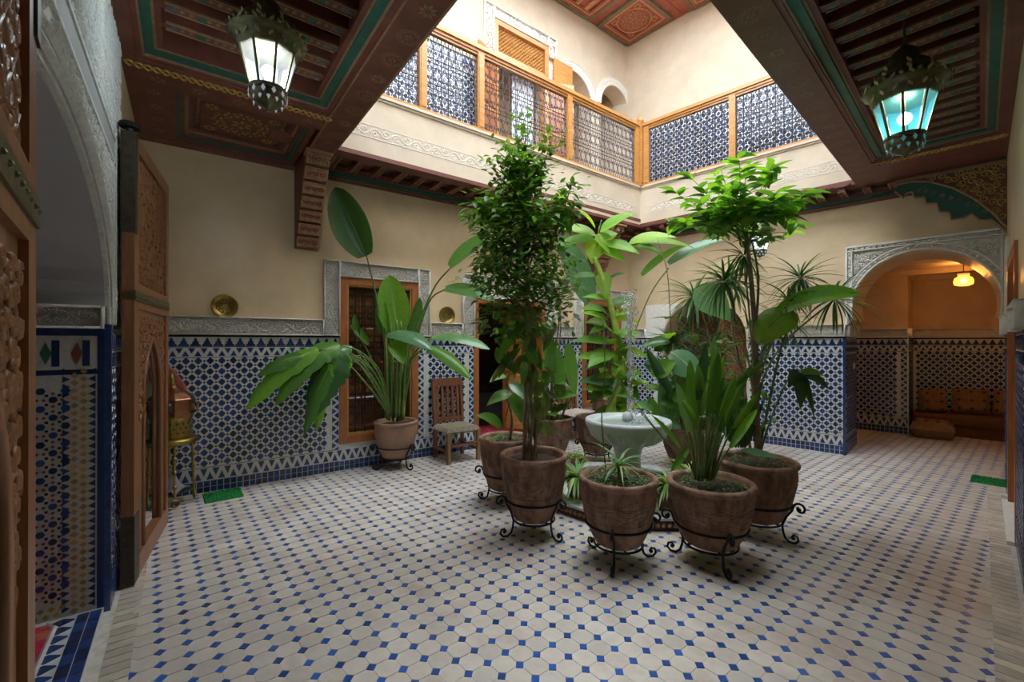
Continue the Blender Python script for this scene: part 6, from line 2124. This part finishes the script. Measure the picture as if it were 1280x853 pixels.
# ---- 6 leafy strelitzia front right
t, H = potted('potted_bird_of_paradise', 'dense upright strelitzia clump in the front right pot', 1.36, 3.02, .275, .555, cover=420)
plant_stand('iron stand under the dense strelitzia clump', 1.36, 3.02, .275, H, rot=math.radians(-90))
D6 = 3.0
r6 = random.Random(31)
for (u0, u1, v1, u2, v2, w, mm) in (
    (880, 884, 520, 898, 440, .13, 'leaf_mid'), (886, 900, 520, 920, 468, .11, 'leaf_mid'), (872, 868, 530, 862, 450, .12, 'leaf_strel'), (890, 915, 535, 948, 490, .09, 'leaf_bright'),
    (892, 912, 560, 946, 512, .09, 'leaf_bright'), (882, 893, 500, 958, 452, .08, 'leaf_strel'), (876, 872, 500, 882, 430, .11, 'leaf_dark'), (884, 892, 512, 893, 418, .09, 'leaf_blue'),
    (876, 860, 560, 838, 590, .09, 'leaf_mid'), (880, 872, 540, 852, 500, .10, 'leaf_strel'), (888, 898, 540, 905, 470, .10, 'leaf_strel'), (878, 876, 520, 872, 455, .11, 'leaf_mid'),
    (870, 850, 560, 815, 520, .07, 'leaf_mid'), (886, 905, 530, 940, 455, .08, 'leaf_mid'), (874, 862, 540, 846, 478, .10, 'leaf_blue'), (884, 888, 500, 905, 445, .10, 'leaf_bright')):
    b = at(u0, 598, D6 + r6.uniform(-.06, .06))
    m1 = at(u1, v1, D6 + r6.uniform(-.1, .1))
    stem(t, [b, b.lerp(m1, .5) + Vector((0, 0, .02)), m1], (.009, .005), 'stem_green', n=5)
    big_leaf(t, m1, at(u2, v2, D6 + r6.uniform(-.15, .1)), w * .68, mm, sag=.03, fold=.5, nrm=(r6.uniform(-.5, .5), -.9, .3), rib='stem_lime')
for k in range(34):
    a = r6.uniform(0, 6.28)
    b = at(880 + 11 * math.cos(a), 598 + 4 * math.sin(a), D6)
    stem(t, [b, b + Vector((.03 * math.cos(a), .03 * math.sin(a), .18)), b + Vector((.08 * math.cos(a), .08 * math.sin(a), r6.uniform(.28, .42)))], (.008, .004), 'stem_green' if k % 4 else 'stem_pale', n=5)
for (u2, v2) in ((775, 480), (800, 515)):
    stem(t, [at(876, 590, D6), at(840, 560, D6 - .05), at(u2, v2, D6 - .1)], (.005, .003), 'stem_green', n=5)

# ---- 5 front centre pot
t, H = potted('potted_spider_plant', 'low spiky plant over mossy groundcover in the front centre pot', .73, 3.03, .258, .585, cover=420)
plant_stand('iron stand under the front centre pot', .73, 3.03, .258, H, rot=math.radians(8))
c0 = Vector((.73, 3.0, .55))
stem(t, [c0, c0 + Vector((.0, 0, .10))], (.012, .009), 'trunk')
fo = Foliage(t, 300)
broad = leaf_mesh('leaf', 'strap', .10, .6, .35, M['leaf_blue'], n=8)
for k in range(26):
    a = k * 2.4
    e = lerp(1.2, .1, k / 26)
    d = Vector((math.cos(a) * math.cos(e), math.sin(a) * math.cos(e), math.sin(e)))
    fo.add(broad if k % 3 else spidV, c0 + Vector((0, 0, .10)), d, (0, 0, 1), rp.uniform(.16, .27))
stem(t, [at(757, 585, 3.0), at(752, 520, 3.0), at(756, 460, 3.0), at(754, 400, 3.05)], (.005, .003), 'stem_green')

# ---- small pots and spider plants round the fountain
def spider(label, x, y, R, ztop, n, L_, zb=.03):
    t, H = potted('spider_plant', label, x, y, R, ztop, zb, ridge=False, m_='terracotta')
    fo = Foliage(t, 300)
    c = Vector((x, y, ztop - .02))
    for k in range(n):
        a = k * 2.399
        e = rp.uniform(.25, 1.25)
        d = Vector((math.cos(a) * math.cos(e), math.sin(a) * math.cos(e), math.sin(e)))
        fo.add(spidV if k % 2 == 0 else spidL, c + Vector((d.x * R * .3, d.y * R * .3, 0)), d, (0, 0, 1), L_ * rp.uniform(.7, 1.15))
    fo.done()
spider('arching spider plant spilling over the pool curb below the ficus', .60, 4.00, .10, .28, 110, .30)
spider('variegated spider plant in a small pot behind the two front pots', 1.32, 3.72, .10, .30, 90, .25)
spider('spider plant in a squat pot between the ficus and the fountain', .66, 4.66, .10, .30, 40, .17)
spider('large spider plant on the pool edge right of the fountain pedestal', 1.60, 3.93, .10, .32, 120, .29)
spider('spider plant in front of the fountain pedestal', .95, 3.73, .10, .34, 100, .25)
